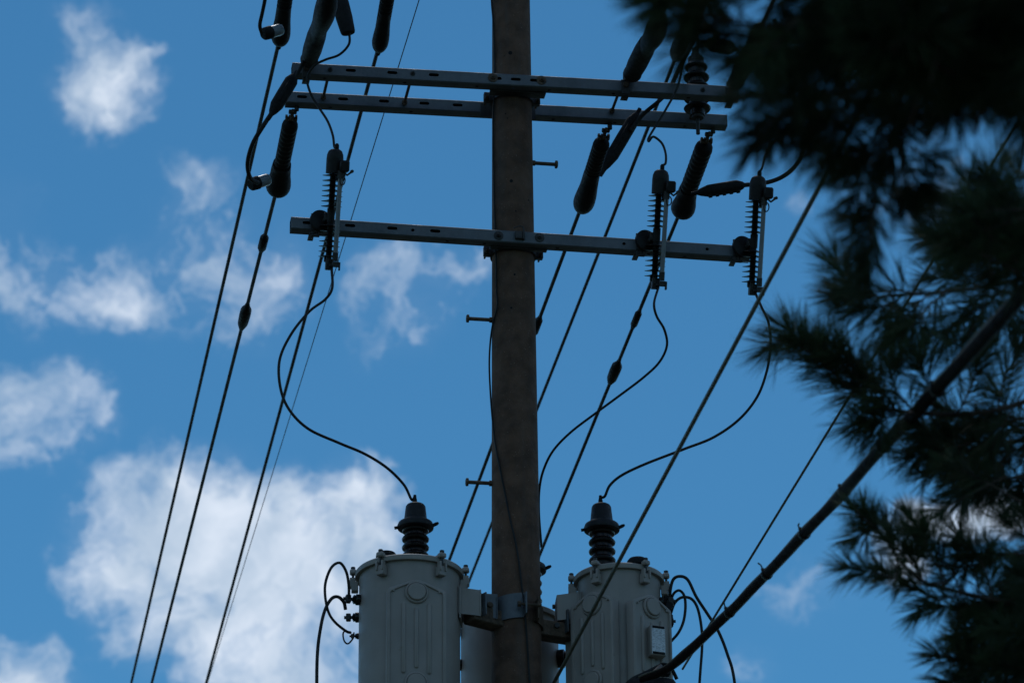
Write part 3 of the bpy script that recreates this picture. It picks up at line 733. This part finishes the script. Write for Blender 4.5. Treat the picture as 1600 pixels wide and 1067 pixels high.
        MB().lathe([(.013, 0), (.013, .016)], frame(d*(R+out-.006)+Vector((0, 0, H-top_-hgt*.35)), d), 6).build('bolt', 'rust', bk)
    if plate:
        a, top_, wd, hh, out = plate; a = math.radians(a); o = az(a)*(R+out); a = math.radians(20); d = az(a); rot = Matrix.Rotation(a, 4, 'Z')
        o = o+Vector((0, 0, H-top_-hh/2))
        b = MB(); b.box(o-d*.018, (wd, .066, hh), rot, .003); bx_ = b.build('plate_holder', 'tank', root)
        np_ = MB().box(o+d*.0165, (wd*.86, .003, hh*.93), rot).build('nameplate', 'plate', bx_, smooth=False)
        for s in (-1, 1):
            MB().box(o+d*.019+Vector((0, 0, s*hh*.43)), (wd*.80, .002, hh*.075), rot).build('printed_bar', 'rubber', bx_, smooth=False)
    return root, base
S_ = .00344
# left one
cL = at(640, 901, -.06); RL = 153/2*S_*.995
TL, baseL = make_transformer(cL, RL, .95, 'left grey transformer with embossed hexagonal front panel', [(9, .305, .125, .635)],
    [(-76, -.150, .085, .028), (-90, -.222, .075, .026), (-90, -.325, .05, .016)], [(88, .085, .17, .12)], (.030, .0, (901-793)*S_/.906-.03), (-.115, -.17), [-87, -29, 36, 84, 150, 210])
cR = at(967, 909, .05); RR = .218
TR, baseR = make_transformer(cR, RR, .95, 'right grey transformer with two cooling panels and a white nameplate', [(-37, .270, .135, .565), (41, .270, .150, .565), (-116, .270, .200, .565)],
    [(78, -.135, .08, .028), (84, -.235, .075, .024), (84, -.34, .05, .016)], [(-86, .085, .17, .125)], (-.085, -.0, (905-788)*S_/.906-.03), (.095, -.16), [-90, -31, 33, 84, 150, 210], plate=(40, .335, .085, .165, .072), bush_flip=False, th=.056)
cB = at(796, 974, .47); RB = 148/2*S_*1.02
TB, baseB = make_transformer(cB, RB, .95, 'third grey transformer mostly hidden behind the concrete pole', [(150, .285, .075, .50)],
    [(170, -.135, .08, .028), (190, -.235, .075, .024), (-82, -.245, .075, .030), (82, -.215, .12, .048)], [(0, .085, .17, .05)], (.105, -.02, (935-868)*S_/.906+.155), (-.08, .1), [-83, -30, 30, 83, 150, 210], bush_flip=False)

# cluster mount: band round the pole and three arms
zc = at(790, 950, -.13).z
mount = empty('transformer_mount', W(0, 0, zc)); mount.matrix_world = Matrix.Translation(W(0, 0, zc)) @ YR
tag(mount, 'steel clamp and brackets that hang the transformers on the pole', 'transformer mount')
rp = pole_r(zc)+.004
def arc_plate(a0, a1, r, h, th, zoff=0, tilt=0):
    n = 14; vs = []; fs = []
    for i in range(n+1):
        a = math.radians(a0+(a1-a0)*i/n)
        for rr, zz in ((r, -h/2), (r, h/2), (r+th, h/2), (r+th, -h/2)): v = az(a)*rr; vs.append(Vector((v.x, v.y, zz+zoff+tilt*(i/n-.5))))
    for i in range(n):
        for k in range(4): fs.append((i*4+k, i*4+(k+1) % 4, i*4+4+(k+1) % 4, i*4+4+k))
    fs += [(0, 1, 2, 3), (n*4+3, n*4+2, n*4+1, n*4)]
    return MB().add(vs, fs)
b = arc_plate(-78, 12, rp, .135, .008, .012, .02)
b.box((-.160, -.125, .01), (.085, .010, .135), None, .002); b.box((-.125, -.085, 0), (.010, .09, .12), None, .002); v = az(math.radians(8))*(rp+.03); b.box((v.x, v.y, .015), (.010, .07, .12), None, .002)
b.build('clamp_plate', 'galv', mount)
b = arc_plate(34, 100, rp, .11, .008, -.01, -.02)
v = az(math.radians(34))*(rp+.03); b.box((v.x, v.y, .0), (.010, .07, .12), None, .002)
b.build('clamp_plate', 'rust', mount)
arc_plate(100, 282, rp, .11, .008).build('clamp_plate', 'galv_dull', mount)
MB().tube([(.0, -rp-.045, .01), (.105, -rp-.04, .01)], .008, 8).lathe([(.016, 0), (.016, .016)], frame((-.004, -rp-.045, .01), Vector((-1, 0, 0))), 6).build('bolt', 'rust', mount)
MB().lathe([(.019, 0), (.019, .008)], frame((-.160, -.131, .01), Vector((0, -1, 0))), 18).lathe([(.013, .008), (.013, .020)], frame((-.160, -.131, .01), Vector((0, -1, 0))), 6).build('bolt', 'rust', mount)
# channel arms out to the three tanks
Ml = mount.matrix_world.inverted()
for (c0, ang) in ((cL, 88), (cR, -86), (cB, 0)):
    rT = {id(cL): RL, id(cR): RR, id(cB): RB}[id(c0)]
    e = c0+az(math.radians(ang))*(rT+.075); e.z = zc-.045
    s = W(0, 0, zc-.045); d = (e-s); L = d.length-.01; dn = d.normalized()
    a0 = Ml.to_3x3() @ dn; b = MB(); cc = a0*(rp+ (L-rp)/2)+Vector((0, 0, -.045)); rot = Matrix.Rotation(math.atan2(a0.y, a0.x), 4, 'Z')
    b.box(cc, (L-rp+.09, .10, .085), rot, .004)
    b.build('channel_arm', 'rust', mount)
    MB().box(a0*(L-.005)+Vector((0, 0, .0)), (.010, .17, .125), rot, .003).build('end_plate', 'galv', mount)
    MB().lathe([(.015, 0), (.015, .014)], frame(a0*(rp+.09)+Vector((0, -.055, -.03)), Vector((0, -1, 0))), 6).build('bolt', 'galv_dull', mount)

# cables from the cutouts to the bushings
hv = [baseL+Vector((.026, 0, .95+.03+(901-793)*S_/.906-.03+.04)), baseR+Vector((-.089, 0, .95+.03+(905-788)*S_/.906-.03+.04))]
J('thin black jumper snaking from the left cutout to the left transformer bushing', [bot[0], at(519, 450, wc+.05), at(508, 468, wc+.05), at(483, 487, wc+.05), at(455, 522, wc+.05), at(437, 562, wc+.08), at(438, 605, wc+.08), at(452, 640, wc+.1), at(482, 670, wc+.12), at(530, 692, wc+.15), at(570, 709, wc+.18), at(605, 731, wc+.22), at(631, 757, -.1), at(643, 780, -.06), hv[0]], .0075)
J('thin black jumper from middle cutout curving behind the pole', [bot[1], at(1022, 474, wc), at(1026, 494, wc+.02), at(1038, 515, wc+.06), at(1042, 540, wc+.12), at(1030, 566, wc+.18), at(1005, 590, wc+.24), at(968, 618, wc+.32), at(930, 646, wc+.40), at(892, 675, wc+.50), at(865, 703, wc+.58), at(850, 732, wc+.66), at(843, 762, wc+.74), at(842, 800, wc+.84), at(846, 855, wc+.90)], .0068)
J('thin black jumper sweeping from the right cutout to the right transformer bushing', [bot[2], at(1190, 480, wc), at(1201, 505, wc+.02), at(1204, 540, wc+.05), at(1198, 580, wc+.08), at(1183, 620, wc+.12), at(1155, 655, wc+.16), at(1115, 683, wc+.2), at(1070, 701, wc+.26), at(1010, 724, wc+.34), at(972, 742, wc+.42), at(953, 758, .02), at(945, 775, .045), hv[1]], .0075)

# low-voltage leads
def LV(label, pts, r=.0085): return tag(cable('service_lead', pts, r), label, 'cable', 'low-voltage leads of the transformers')
LV('black lead arching high from the upper side bushing, left of left transformer', [at(545, 935, -.1), at(545, 915, -.12), at(541, 893, -.14), at(531, 879, -.16), at(518, 886, -.18), at(509, 908, -.18), at(508, 930, -.18), at(513, 955, -.16), at(523, 971, -.14), at(540, 985, -.1), at(548, 988, -.08)], .0075)
LV('black lead arching from the lower side bushing and dropping out at bottom left', [at(540, 952, -.1), at(537, 940, -.12), at(528, 932, -.14), at(518, 935, -.16), at(508, 952, -.17), at(501, 980, -.17), at(496, 1020, -.17), at(495, 1080, -.17), at(497, 1180, -.17), at(505, 1300, -.15)], .009)
LV('small strap-like loop under the lowest left bushing', [at(539, 984, -.08), at(536, 990, -.1), at(538, 1001, -.12), at(544, 1005, -.12), at(552, 996, -.1), at(553, 988, -.08)], .0045)
LV('largest black lead arching from right transformer and running behind the cable bundle', [at(1047, 950, .0), at(1047, 925, -.04), at(1052, 905, -.06), at(1063, 900, -.08), at(1075, 906, -.08), at(1088, 932, -.08), at(1105, 958, -.06), at(1122, 985, -.05), at(1136, 1020, -.04), at(1148, 1067, -.03), at(1160, 1200, 0)], .0085)
LV('black lead looping tight beside the right transformer and back under it', [at(1046, 945, 0), at(1052, 928, -.04), at(1061, 922, -.06), at(1069, 930, -.06), at(1071, 948, -.06), at(1068, 970, -.05), at(1060, 988, -.04), at(1047, 1003, -.02), at(1036, 1016, 0)], .0075)
LV('black lead arching to the middle and dropping out beside the right transformer', [at(1048, 958, 0), at(1054, 942, -.04), at(1065, 933, -.06), at(1080, 935, -.06), at(1090, 950, -.06), at(1096, 980, -.05), at(1097, 1010, -.05), at(1093, 1067, -.04), at(1085, 1200, 0)], .0078)
# small clamp cluster at the right bushings
b = MB(); o_ = at(1046, 950, -.02)
b.lathe([(.02, -.02), (.024, 0), (.02, .03)], frame(o_+Vector((-.01, -.02, .0)), Vector((.3, -1, 0))), 10).box(o_+Vector((0, 0, -.07)), (.035, .03, .07), None, .006).box(o_+Vector((-.01, -.01, .04)), (.04, .04, .05), None, .006)
tag(b.build('cable_lug', 'rubber', loc=o_), 'black cable lugs bunched on the right transformer side bushings', 'cable lug')

# ground wire running down the shaft
gw = []
for x, y in [(767, -60), (768, 0), (771, 40), (773, 110), (771, 190), (772, 300), (775, 400), (776, 455), (777, 478), (769, 512), (765, 550), (765, 590), (769, 650), (775, 700), (784, 745), (797, 810), (808, 860), (817, 930), (822, 980), (826, 1040), (829, 1100), (832, 1300)]:
    p = at(x, y, 0); r = pole_r(p.z); rp_ = onpole(x, y, .010)+P
    q = rp_-P; rr = math.hypot(q.x, q.y)
    gw.append(rp_ if rr < r+.03 else at(x, y, -.02))
gw = smooth_path(gw, 6)
tag(MB().tube(gw, .0052, 6).build('ground_wire', 'cable', loc=gw[0]), 'loose thin black ground wire wandering down the face of the pole', 'wire')

# ---------------------------------------------------------------- strands and cable bundle that run towards the viewer
def strand(a, b_, u, ext0, ext1, r, label):
    p = atu(a[0], a[1], u); q = atu(b_[0], b_[1], u); d = q-p
    return tag(MB().tube([p-d*ext0, p, q, q+d*ext1], r, 8).build('guy_strand', 'strand', loc=p), label, 'steel strand', 'grey steel strands coming towards the viewer')
strand((865, 1067), (1335, 190), .16, .12, .35, .0098, 'nearer grey steel strand crossing in front of the right transformer')
strand((1100, 990), (1560, 240), .975, .10, .5, .0062, 'thinner grey steel strand right of the first, ending behind the cable bundle')
# bundle
bpix = [(1002, 1062, 19.9), (1045, 1043, 19.6), (1090, 1004, 18.9), (1140, 956, 18.2), (1188, 907, 17.4), (1257, 833, 16.2), (1310, 777, 15.2), (1370, 708, 14.0), (1430, 645, 12.9), (1500, 568, 11.9), (1560, 502, 11.2), (1610, 445, 10.7), (1680, 362, 10.1), (1800, 215, 9.2), (2000, -40, 8.2)]
bp = smooth_path([atd(*q) for q in bpix], 6)
bun = empty('cable_bundle', bp[0]); tag(bun, 'thick dark cable bundle with ties sweeping from right transformer to upper right', 'cable bundle')
rel = [p-bp[0] for p in bp]; nb = len(rel)
rad = [.0195+.0005*math.sin(i*1.7) for i in range(nb)]
rad[0:4] = [.012, .015, .018, .019]
MB().tube(rel, rad, 14).build('sheath', 'bundle', bun)
off = UPV*.015+RGT*-.010
MB().tube([rel[i]+off*(1.0+.12*math.sin(i*.9)) for i in range(0, nb)], .0060, 8).build('lashing_strand', 'strand', bun)
off2 = UPV*-.008+RGT*.010-FWD*.010
MB().tube([rel[i]+off2*(1.0+.10*math.sin(i*.7+1)) for i in range(3, nb)], .0085, 8).build('drop_cable', 'cable', bun)
def near_idx(x, y):
    best = 0; bd = 1e9
    for i, p in enumerate(bp):
        q = p-CAM; X = 800+FPX*q.dot(RGT)/q.dot(FWD); Y = 533.5-FPX*q.dot(UPV)/q.dot(FWD)
        if (X-x)**2+(Y-y)**2 < bd: bd = (X-x)**2+(Y-y)**2; best = i
    return best
for k, (x, y) in enumerate([(1140, 956), (1196, 898), (1255, 833), (1318, 765), (1378, 698), (1470, 600)]):
    i = near_idx(x, y); t = (rel[min(i+1, nb-1)]-rel[i-1]).normalized()
    b = MB(); b.lathe([(.024, -.009), (.0265, -.006), (.0265, .006), (.024, .009)], frame(rel[i], t), 18)
    b.box(rel[i]+(UPV-RGT).normalized()*.027, (.013, .013, .013), None, .003)
    if k in (0, 1, 2):
        s = rel[i]+(UPV-RGT).normalized()*.027
        L = (.040, .028, .022)[k]
        b.tube(smooth_path([s, s+UPV*L*.6-RGT*.006, s+UPV*L*1.0+RGT*(-.02 if k == 1 else -.002)], 3), .0035, 5)
    b.build('cable_tie', 'tie', bun)
# closure at the foot of the bundle
cc = at(1014, 1090, -.42)
cl = empty('cable_closure', cc); tag(cl, 'rounded black cable closure at the bottom edge before right transformer', 'cable closure')
MB().lathe([(.03, -.12), (.080, -.115), (.100, -.09), (.105, -.03), (.108, .08), (.102, .12), (.085, .135), (.02, .14)], frame(Vector((0, 0, 0)), AX, Z), 28).build('dome', 'rubber', cl)
MB().box((.085, -.02, .135), (.05, .04, .05), YR, .006).tube(smooth_path([(.03, -.02, .10), (.06, -.03, .165), (.11, -.02, .16), (.145, 0, .10)], 5), .010, 8).build('hanger', 'rubber', cl)
MB().tube(smooth_path([(-.15, 0, .02), (-.09, -.02, .085), (-.02, -.04, .115), (.06, -.05, .15), tuple(rel[2]+bp[0]-cc)], 5), .014, 8).build('cable_tail', 'cable', cl)

# ---------------------------------------------------------------- pine tree (nearer than the pole, out of focus)
tree = empty('pine_tree', Vector((3.7, 11.6, 0)))
tag(tree, 'dark out-of-focus pine with long needles filling the right side', 'pine tree')
TB_ = tree.location.copy()
tz = np.linspace(0, 9.5, 16)
trunk_pts = [Vector((.05*math.sin(z*.9), .04*math.cos(z*.7)-.04, z)) for z in tz]
MB().tube(trunk_pts, [.19*(1-z/13) for z in tz], 18).build('trunk', 'bark', tree)
def trunk_at(z): return Vector((.05*math.sin(z*.9), .04*math.cos(z*.7)-.04, z))
def needle_mesh(name, anchors, dirs, parent, length=.105, r=.00105):
    """anchors Nx3, dirs Nx3 unit; each needle a slim three-sided blade, slightly drooping"""
    A_ = np.repeat(np.array(anchors), 5, axis=0); Dn = np.repeat(np.array(dirs), 5, axis=0)
    Dn = Dn+rng.normal(scale=.075, size=Dn.shape); Dn /= np.linalg.norm(Dn, axis=1)[:, None]; N = len(A_)
    L = length*rng.uniform(.72, 1.08, N)[:, None]
    ref = rng.normal(size=(N, 3)); s1 = np.cross(Dn, ref); s1 /= np.linalg.norm(s1, axis=1)[:, None]+1e-9
    s2 = np.cross(Dn, s1)
    mid = A_+Dn*L*.55; tip = A_+Dn*L; bend = np.array([0, 0, -1.])*L*rng.uniform(.0, .12, N)[:, None]
    mid += bend*.3; tip += bend
    V = np.empty((N, 7, 3)); 
    for k, a in enumerate((0, 2.094, 4.189)):
        o = s1*math.cos(a)+s2*math.sin(a); V[:, k] = A_+o*r*.8; V[:, 3+k] = mid+o*r
    V[:, 6] = tip
    base = (np.arange(N)*7)[:, None]
    quads = np.array([[0, 1, 4, 3], [1, 2, 5, 4], [2, 0, 3, 5]]); tris = np.array([[3, 4, 6], [4, 5, 6], [5, 3, 6]])
    Q = (base[:, :, None]+quads[None]).reshape(-1, 4); T = (base[:, :, None]+tris[None]).reshape(-1, 3)
    me = bpy.data.meshes.new(name); me.vertices.add(N*7); me.vertices.foreach_set('co', V.reshape(-1))
    nl = Q.size+T.size; me.loops.add(nl); me.loops.foreach_set('vertex_index', np.concatenate([Q.reshape(-1), T.reshape(-1)]).astype(np.int32))
    npol = len(Q)+len(T); me.polygons.add(npol)
    st = np.concatenate([np.arange(len(Q))*4, len(Q)*4+np.arange(len(T))*3]).astype(np.int32)
    me.polygons.foreach_set('loop_start', st); me.update(calc_edges=True)
    me.materials.append(M['needle']); o = bpy.data.objects.new(name, me); col.objects.link(o); o.parent = parent
    o['kind'] = 'stuff'
    return o
def twig_needles(path, dens, A_, Dn, spread=.9, back=.0):
    """needles along a twig path (Vectors), fanned forward round it; denser at the tip"""
    seg = [(path[i+1]-path[i]).length for i in range(len(path)-1)]; tot = sum(seg)
    dens = dens/5.2
    n = int(tot*dens)
    for _ in range(n):
        t = rnd.random()**.8*tot; acc_ = 0
        for i, s in enumerate(seg):
            if acc_+s >= t or i == len(seg)-1: break
            acc_ += s
        f = min(1, (t-acc_)/max(s, 1e-6)); p = path[i].lerp(path[i+1], f); d = (path[i+1]-path[i]).normalized()
        q = d.orthogonal().normalized(); a = rnd.random()*6.283; side = Matrix.Rotation(a, 3, d) @ q
        ang = rnd.gauss(spread, .20)*(1-.35*(t/tot)**3)
        v = (d*math.cos(ang)+side*math.sin(ang)).normalized()
        A_.append(tuple(p)); Dn.append(tuple(v))
    e = path[-1]; d = (path[-1]-path[-2]).normalized(); q = d.orthogonal().normalized()
    for _ in range(int(dens*.035)):
        side = Matrix.Rotation(rnd.random()*6.283, 3, d) @ q; ang = abs(rnd.gauss(0, .55))
        A_.append(tuple(e-d*rnd.random()*.02)); Dn.append(tuple((d*math.cos(ang)+side*math.sin(ang)).normalized()))
# each branch: list of twigs in pixels with distance; the limb that carries them starts at the trunk
def pj(x, y, d): return atd(x, y, d)-TB_
branches = [
    # top limb, nearest and most blurred
    dict(d=8.4, limb=[(1900, -150), (1640, -40), (1400, 20), (1230, 40), (1120, 35)], r=.020, twigs=[
        [(1150, 30), (1090, 22), (1035, 8)], [(1120, 38), (1085, 40), (1050, 34)], [(1100, 10), (1060, 4), (1020, 2)], [(1230, 50), (1190, 80), (1160, 95)], [(1280, 40), (1240, 90), (1215, 120)], [(1160, 10), (1110, -10), (1060, -30)], [(1190, 50), (1150, 55), (1115, 45)], [(1250, 30), (1215, 60), (1200, 95)], [(1210, 0), (1150, -30), (1090, -50)],
        [(1300, 20), (1270, 60), (1250, 110)], [(1360, 10), (1340, 60), (1320, 100)], [(1420, 0), (1400, 60), (1390, 110)], [(1500, -20), (1480, 50), (1450, 100)], [(1300, -10), (1260, -20), (1230, 0)],
        [(1560, -20), (1560, 40), (1550, 100)], [(1620, -20), (1600, 60), (1590, 120)], [(1450, 20), (1420, 30), (1380, 40)], [(1520, 20), (1480, 20), (1440, 30)], [(1580, 10), (1540, 30), (1500, 50)], [(1340, 30), (1290, 40), (1240, 40)]]),
    dict(d=8.9, limb=[(1900, 60), (1650, 90), (1450, 120), (1300, 150), (1210, 190)], r=.018, twigs=[
        [(1245, 170), (1215, 185), (1185, 200)], [(1260, 160), (1225, 150), (1195, 148)], [(1255, 130), (1220, 110), (1185, 100)], [(1300, 150), (1280, 190), (1262, 225)], [(1330, 140), (1310, 190), (1300, 220)],
        [(1380, 130), (1375, 190), (1350, 235)], [(1400, 130), (1400, 190), (1390, 250)], [(1440, 110), (1425, 160), (1405, 195)], [(1480, 100), (1475, 140), (1470, 165)], [(1530, 100), (1530, 140), (1550, 165)],
        [(1560, 80), (1540, 120), (1530, 150)], [(1600, 90), (1600, 130), (1590, 165)], [(1350, 110), (1310, 90), (1270, 85)], [(1420, 90), (1380, 70), (1330, 75)], [(1500, 80), (1460, 70), (1410, 90)], [(1580, 60), (1540, 60), (1490, 90)],
        [(1240, 190), (1225, 200), (1200, 215)], [(1300, 120), (1260, 140), (1220, 150)], [(1290, 150), (1250, 180), (1225, 205)], [(1340, 130), (1320, 160), (1290, 190)], [(1640, 100), (1620, 160), (1610, 200)]]),
    dict(d=9.2, limb=[(1800, 60), (1600, 100), (1480, 160), (1400, 210), (1370, 280), (1362, 330)], r=.013, twigs=[
        [(1385, 240), (1350, 262), (1322, 275)], [(1378, 270), (1350, 290), (1335, 310)], [(1372, 300), (1368, 330), (1345, 362)], [(1366, 325), (1362, 360), (1356, 395)], [(1400, 220), (1420, 260), (1440, 285)], [(1380, 300), (1400, 315), (1425, 325)],
        [(1410, 215), (1440, 240), (1450, 250)], [(1372, 280), (1390, 290), (1410, 305)], [(1395, 230), (1370, 240), (1345, 250)]]),
    # middle, radiating mass
    dict(d=10.6, nl=.145, limb=[(1850, 270), (1700, 300), (1600, 330), (1540, 360)], r=.014, twigs=[
        [(1600, 330), (1560, 330), (1520, 318)], [(1560, 350), (1530, 372), (1505, 400)], [(1600, 360), (1580, 340), (1560, 310)], [(1640, 330), (1610, 340), (1575, 350)], [(1590, 330), (1550, 350), (1515, 345)], [(1600, 335), (1570, 300), (1545, 285)], [(1620, 330), (1600, 300), (1590, 275)], [(1600, 350), (1560, 380), (1500, 380)], [(1620, 360), (1590, 400), (1560, 430)], [(1640, 330), (1620, 380), (1600, 420)]]),
    dict(d=12.3, nl=.165, k=.8, limb=[(1850, 380), (1700, 410), (1580, 440), (1460, 458), (1360, 464)], r=.015, twigs=[
        [(1400, 462), (1360, 464), (1325, 464)], [(1370, 462), (1345, 450), (1325, 435)], [(1440, 458), (1400, 455), (1345, 462)], [(1480, 455), (1450, 480), (1420, 510)], [(1540, 445), (1510, 480), (1480, 520)],
        [(1520, 445), (1500, 420), (1490, 395)], [(1450, 460), (1420, 490), (1395, 520)], [(1580, 440), (1540, 480), (1510, 530)], [(1600, 440), (1580, 490), (1550, 520)], [(1620, 430), (1600, 400), (1580, 380)], [(1400, 470), (1375, 480), (1350, 482)]]),
    dict(d=12.8, nl=.165, k=.85, limb=[(1850, 560), (1700, 590), (1560, 640), (1430, 645), (1350, 622), (1280, 560), (1232, 518)], r=.014, twigs=[
        [(1262, 545), (1245, 528), (1232, 517)], [(1300, 580), (1270, 555), (1240, 525)], [(1340, 612), (1310, 590), (1280, 560)], [(1380, 635), (1350, 618), (1320, 600)], [(1310, 590), (1300, 560), (1288, 540)], [(1350, 620), (1335, 580), (1310, 555)], [(1400, 640), (1370, 600), (1340, 570)],
        [(1385, 640), (1365, 652), (1345, 660)], [(1430, 645), (1400, 610), (1395, 570)], [(1460, 640), (1450, 600), (1440, 570)], [(1500, 640), (1520, 600), (1530, 560)], [(1560, 630), (1570, 590), (1590, 550)], [(1420, 648), (1400, 650), (1375, 655)]]),
    # lower right, further and sharper
    dict(d=13.0, nl=.135, limb=[(1850, 690), (1700, 680), (1580, 690), (1480, 710), (1430, 715)], r=.016, twigs=[
        [(1490, 708), (1455, 712), (1422, 715)], [(1520, 700), (1480, 730), (1450, 740)], [(1500, 700), (1470, 680), (1440, 670)], [(1560, 695), (1530, 730), (1500, 765)], [(1580, 690), (1560, 740), (1550, 770)], [(1540, 690), (1510, 660), (1480, 640)], [(1600, 685), (1580, 650), (1560, 620)],
        [(1620, 690), (1600, 740), (1590, 780)], [(1600, 700), (1550, 710), (1500, 715)], [(1620, 660), (1590, 660), (1550, 670)], [(1640, 700), (1620, 750), (1620, 790)], [(1520, 690), (1480, 700), (1440, 695)], [(1580, 720), (1540, 740), (1510, 735)]]),
    dict(d=12.6, nl=.120, limb=[(1850, 980), (1700, 960), (1600, 945), (1500, 925), (1430, 900), (1380, 840), (1338, 797)], r=.014, twigs=[
        [(1375, 832), (1355, 812), (1338, 797)], [(1400, 860), (1375, 830), (1352, 808)], [(1430, 880), (1405, 850), (1385, 815)], [(1440, 900), (1415, 870), (1395, 845)], [(1400, 905), (1375, 896), (1352, 893)], [(1450, 915), (1410, 903), (1375, 892)], [(1480, 910), (1450, 860), (1425, 810)], [(1470, 890), (1440, 850), (1420, 830)],
        [(1500, 920), (1480, 880), (1450, 850)], [(1530, 930), (1520, 880), (1500, 840)], [(1550, 935), (1540, 890), (1515, 850)], [(1560, 940), (1520, 945), (1470, 945)], [(1500, 930), (1460, 935), (1430, 920)]]),
    dict(d=12.8, nl=.120, limb=[(1850, 1060), (1700, 1050), (1600, 1040), (1520, 1030), (1490, 1000)], r=.012, twigs=[
        [(1510, 1030), (1498, 1005), (1492, 985)], [(1520, 1040), (1490, 1030), (1465, 1022)], [(1540, 1040), (1510, 1060), (1480, 1065)], [(1560, 1040), (1545, 1000), (1535, 970)], [(1590, 1040), (1580, 990), (1575, 960)], [(1620, 1040), (1600, 1000), (1590, 950)], [(1600, 1050), (1570, 1080), (1530, 1090)], [(1630, 1060), (1610, 1020), (1600, 990)], [(1560, 1000), (1530, 990), (1520, 1000)], [(1640, 1030), (1590, 1030), (1550, 1030)]]),
]
NEED = 0
for bi, br in enumerate(branches):
    d0 = br['d']; lp = [pj(x, y, d0+.25*(x-1300)/500) for x, y in br['limb']]
    st = trunk_at(max(.5, lp[0].z-.25)); path = smooth_path([st]+lp, 6); nn = len(path)
    lb = MB().tube(path, [max(.0035, br['r']*(1-.86*i/nn)) for i in range(nn)], 8).build('branch', 'bark', tree)
    An, Dn = [], []; tw = MB()
    for t in br['twigs']:
        dd_ = d0+rnd.uniform(-.18, .18)
        ps = smooth_path([pj(x, y, dd_+.25*(x-1300)/500 + rnd.uniform(-.02, .02)) for x, y in t], 4)
        # join the twig to its limb
        q = min(path, key=lambda v: (v-ps[0]).length); tw.tube([q]+ps, [.0045]+[.0036-.0018*i/len(ps) for i in range(len(ps))], 5)
        twig_needles(ps, 1500*br.get('k', .85), An, Dn)
        # short side shoots
        for s in range(1):
            i = rnd.randrange(1, len(ps)-1); dv = (ps[i+1]-ps[i]).normalized()
            sd = (dv*.7+Vector((rnd.gauss(0, .5), rnd.gauss(0, .5), rnd.gauss(0, .5)))).normalized()
            sp = [ps[i], ps[i]+sd*.03, ps[i]+sd*rnd.uniform(.05, .08)]
            tw.tube(sp, .002, 4); twig_needles(sp, 1200, An, Dn)
    tw.build('twigs', 'bark', lb)
    needle_mesh('needles', An, Dn, lb, length=br.get('nl', .112)); NEED += len(An)
# dense inner crown further right and above, mostly outside the picture
An, Dn = [], []; tw = MB()
def in_dense():
    while True:
        x = rnd.uniform(1130, 1750); y = rnd.uniform(-180, 1150)
        if y < 90 and x > 1330-max(0, -y)*1.5 and rnd.random() < .9: return x, y, 8.6
        if 0 < y < 165 and x > 1370 and rnd.random() < .9: return x, y, 8.8
        if 300 < y < 420 and x > 1510 and rnd.random() < .5: return x, y, 10.9
        if 330 < y < 560 and x > 1480 and rnd.random() < .22 and x+1.0*y < 2010: return x, y, 12.6
        if 640 < y < 770 and x > 1480 and rnd.random() < .4: return x, y, 13.0
        if y > 800 and x > 1545+max(0, 920-y)*.5 and rnd.random() < .75: return x, y, 12.9
for _ in range(290):
    x, y, d_ = in_dense(); d_ += rnd.uniform(-.5, .6); p0 = pj(x, y, d_)
    out = (p0-trunk_at(p0.z)).normalized(); dv = (out*.8+Vector((rnd.gauss(0, .5), rnd.gauss(0, .5), rnd.gauss(0, .4)))).normalized()
    sp = [p0, p0+dv*.06, p0+dv*.13+Vector((0, 0, -.01))]
    tw.tube([p0-dv*.12]+sp, [.0045, .004, .003, .002], 4); twig_needles(sp, 1500, An, Dn)
lb = tw.build('inner_twigs', 'bark', tree); lb['kind'] = 'stuff'
needle_mesh('inner_needles', An, Dn, tree, length=.122); NEED += len(An)
print('needles', NEED, 'objects', len(col.objects))
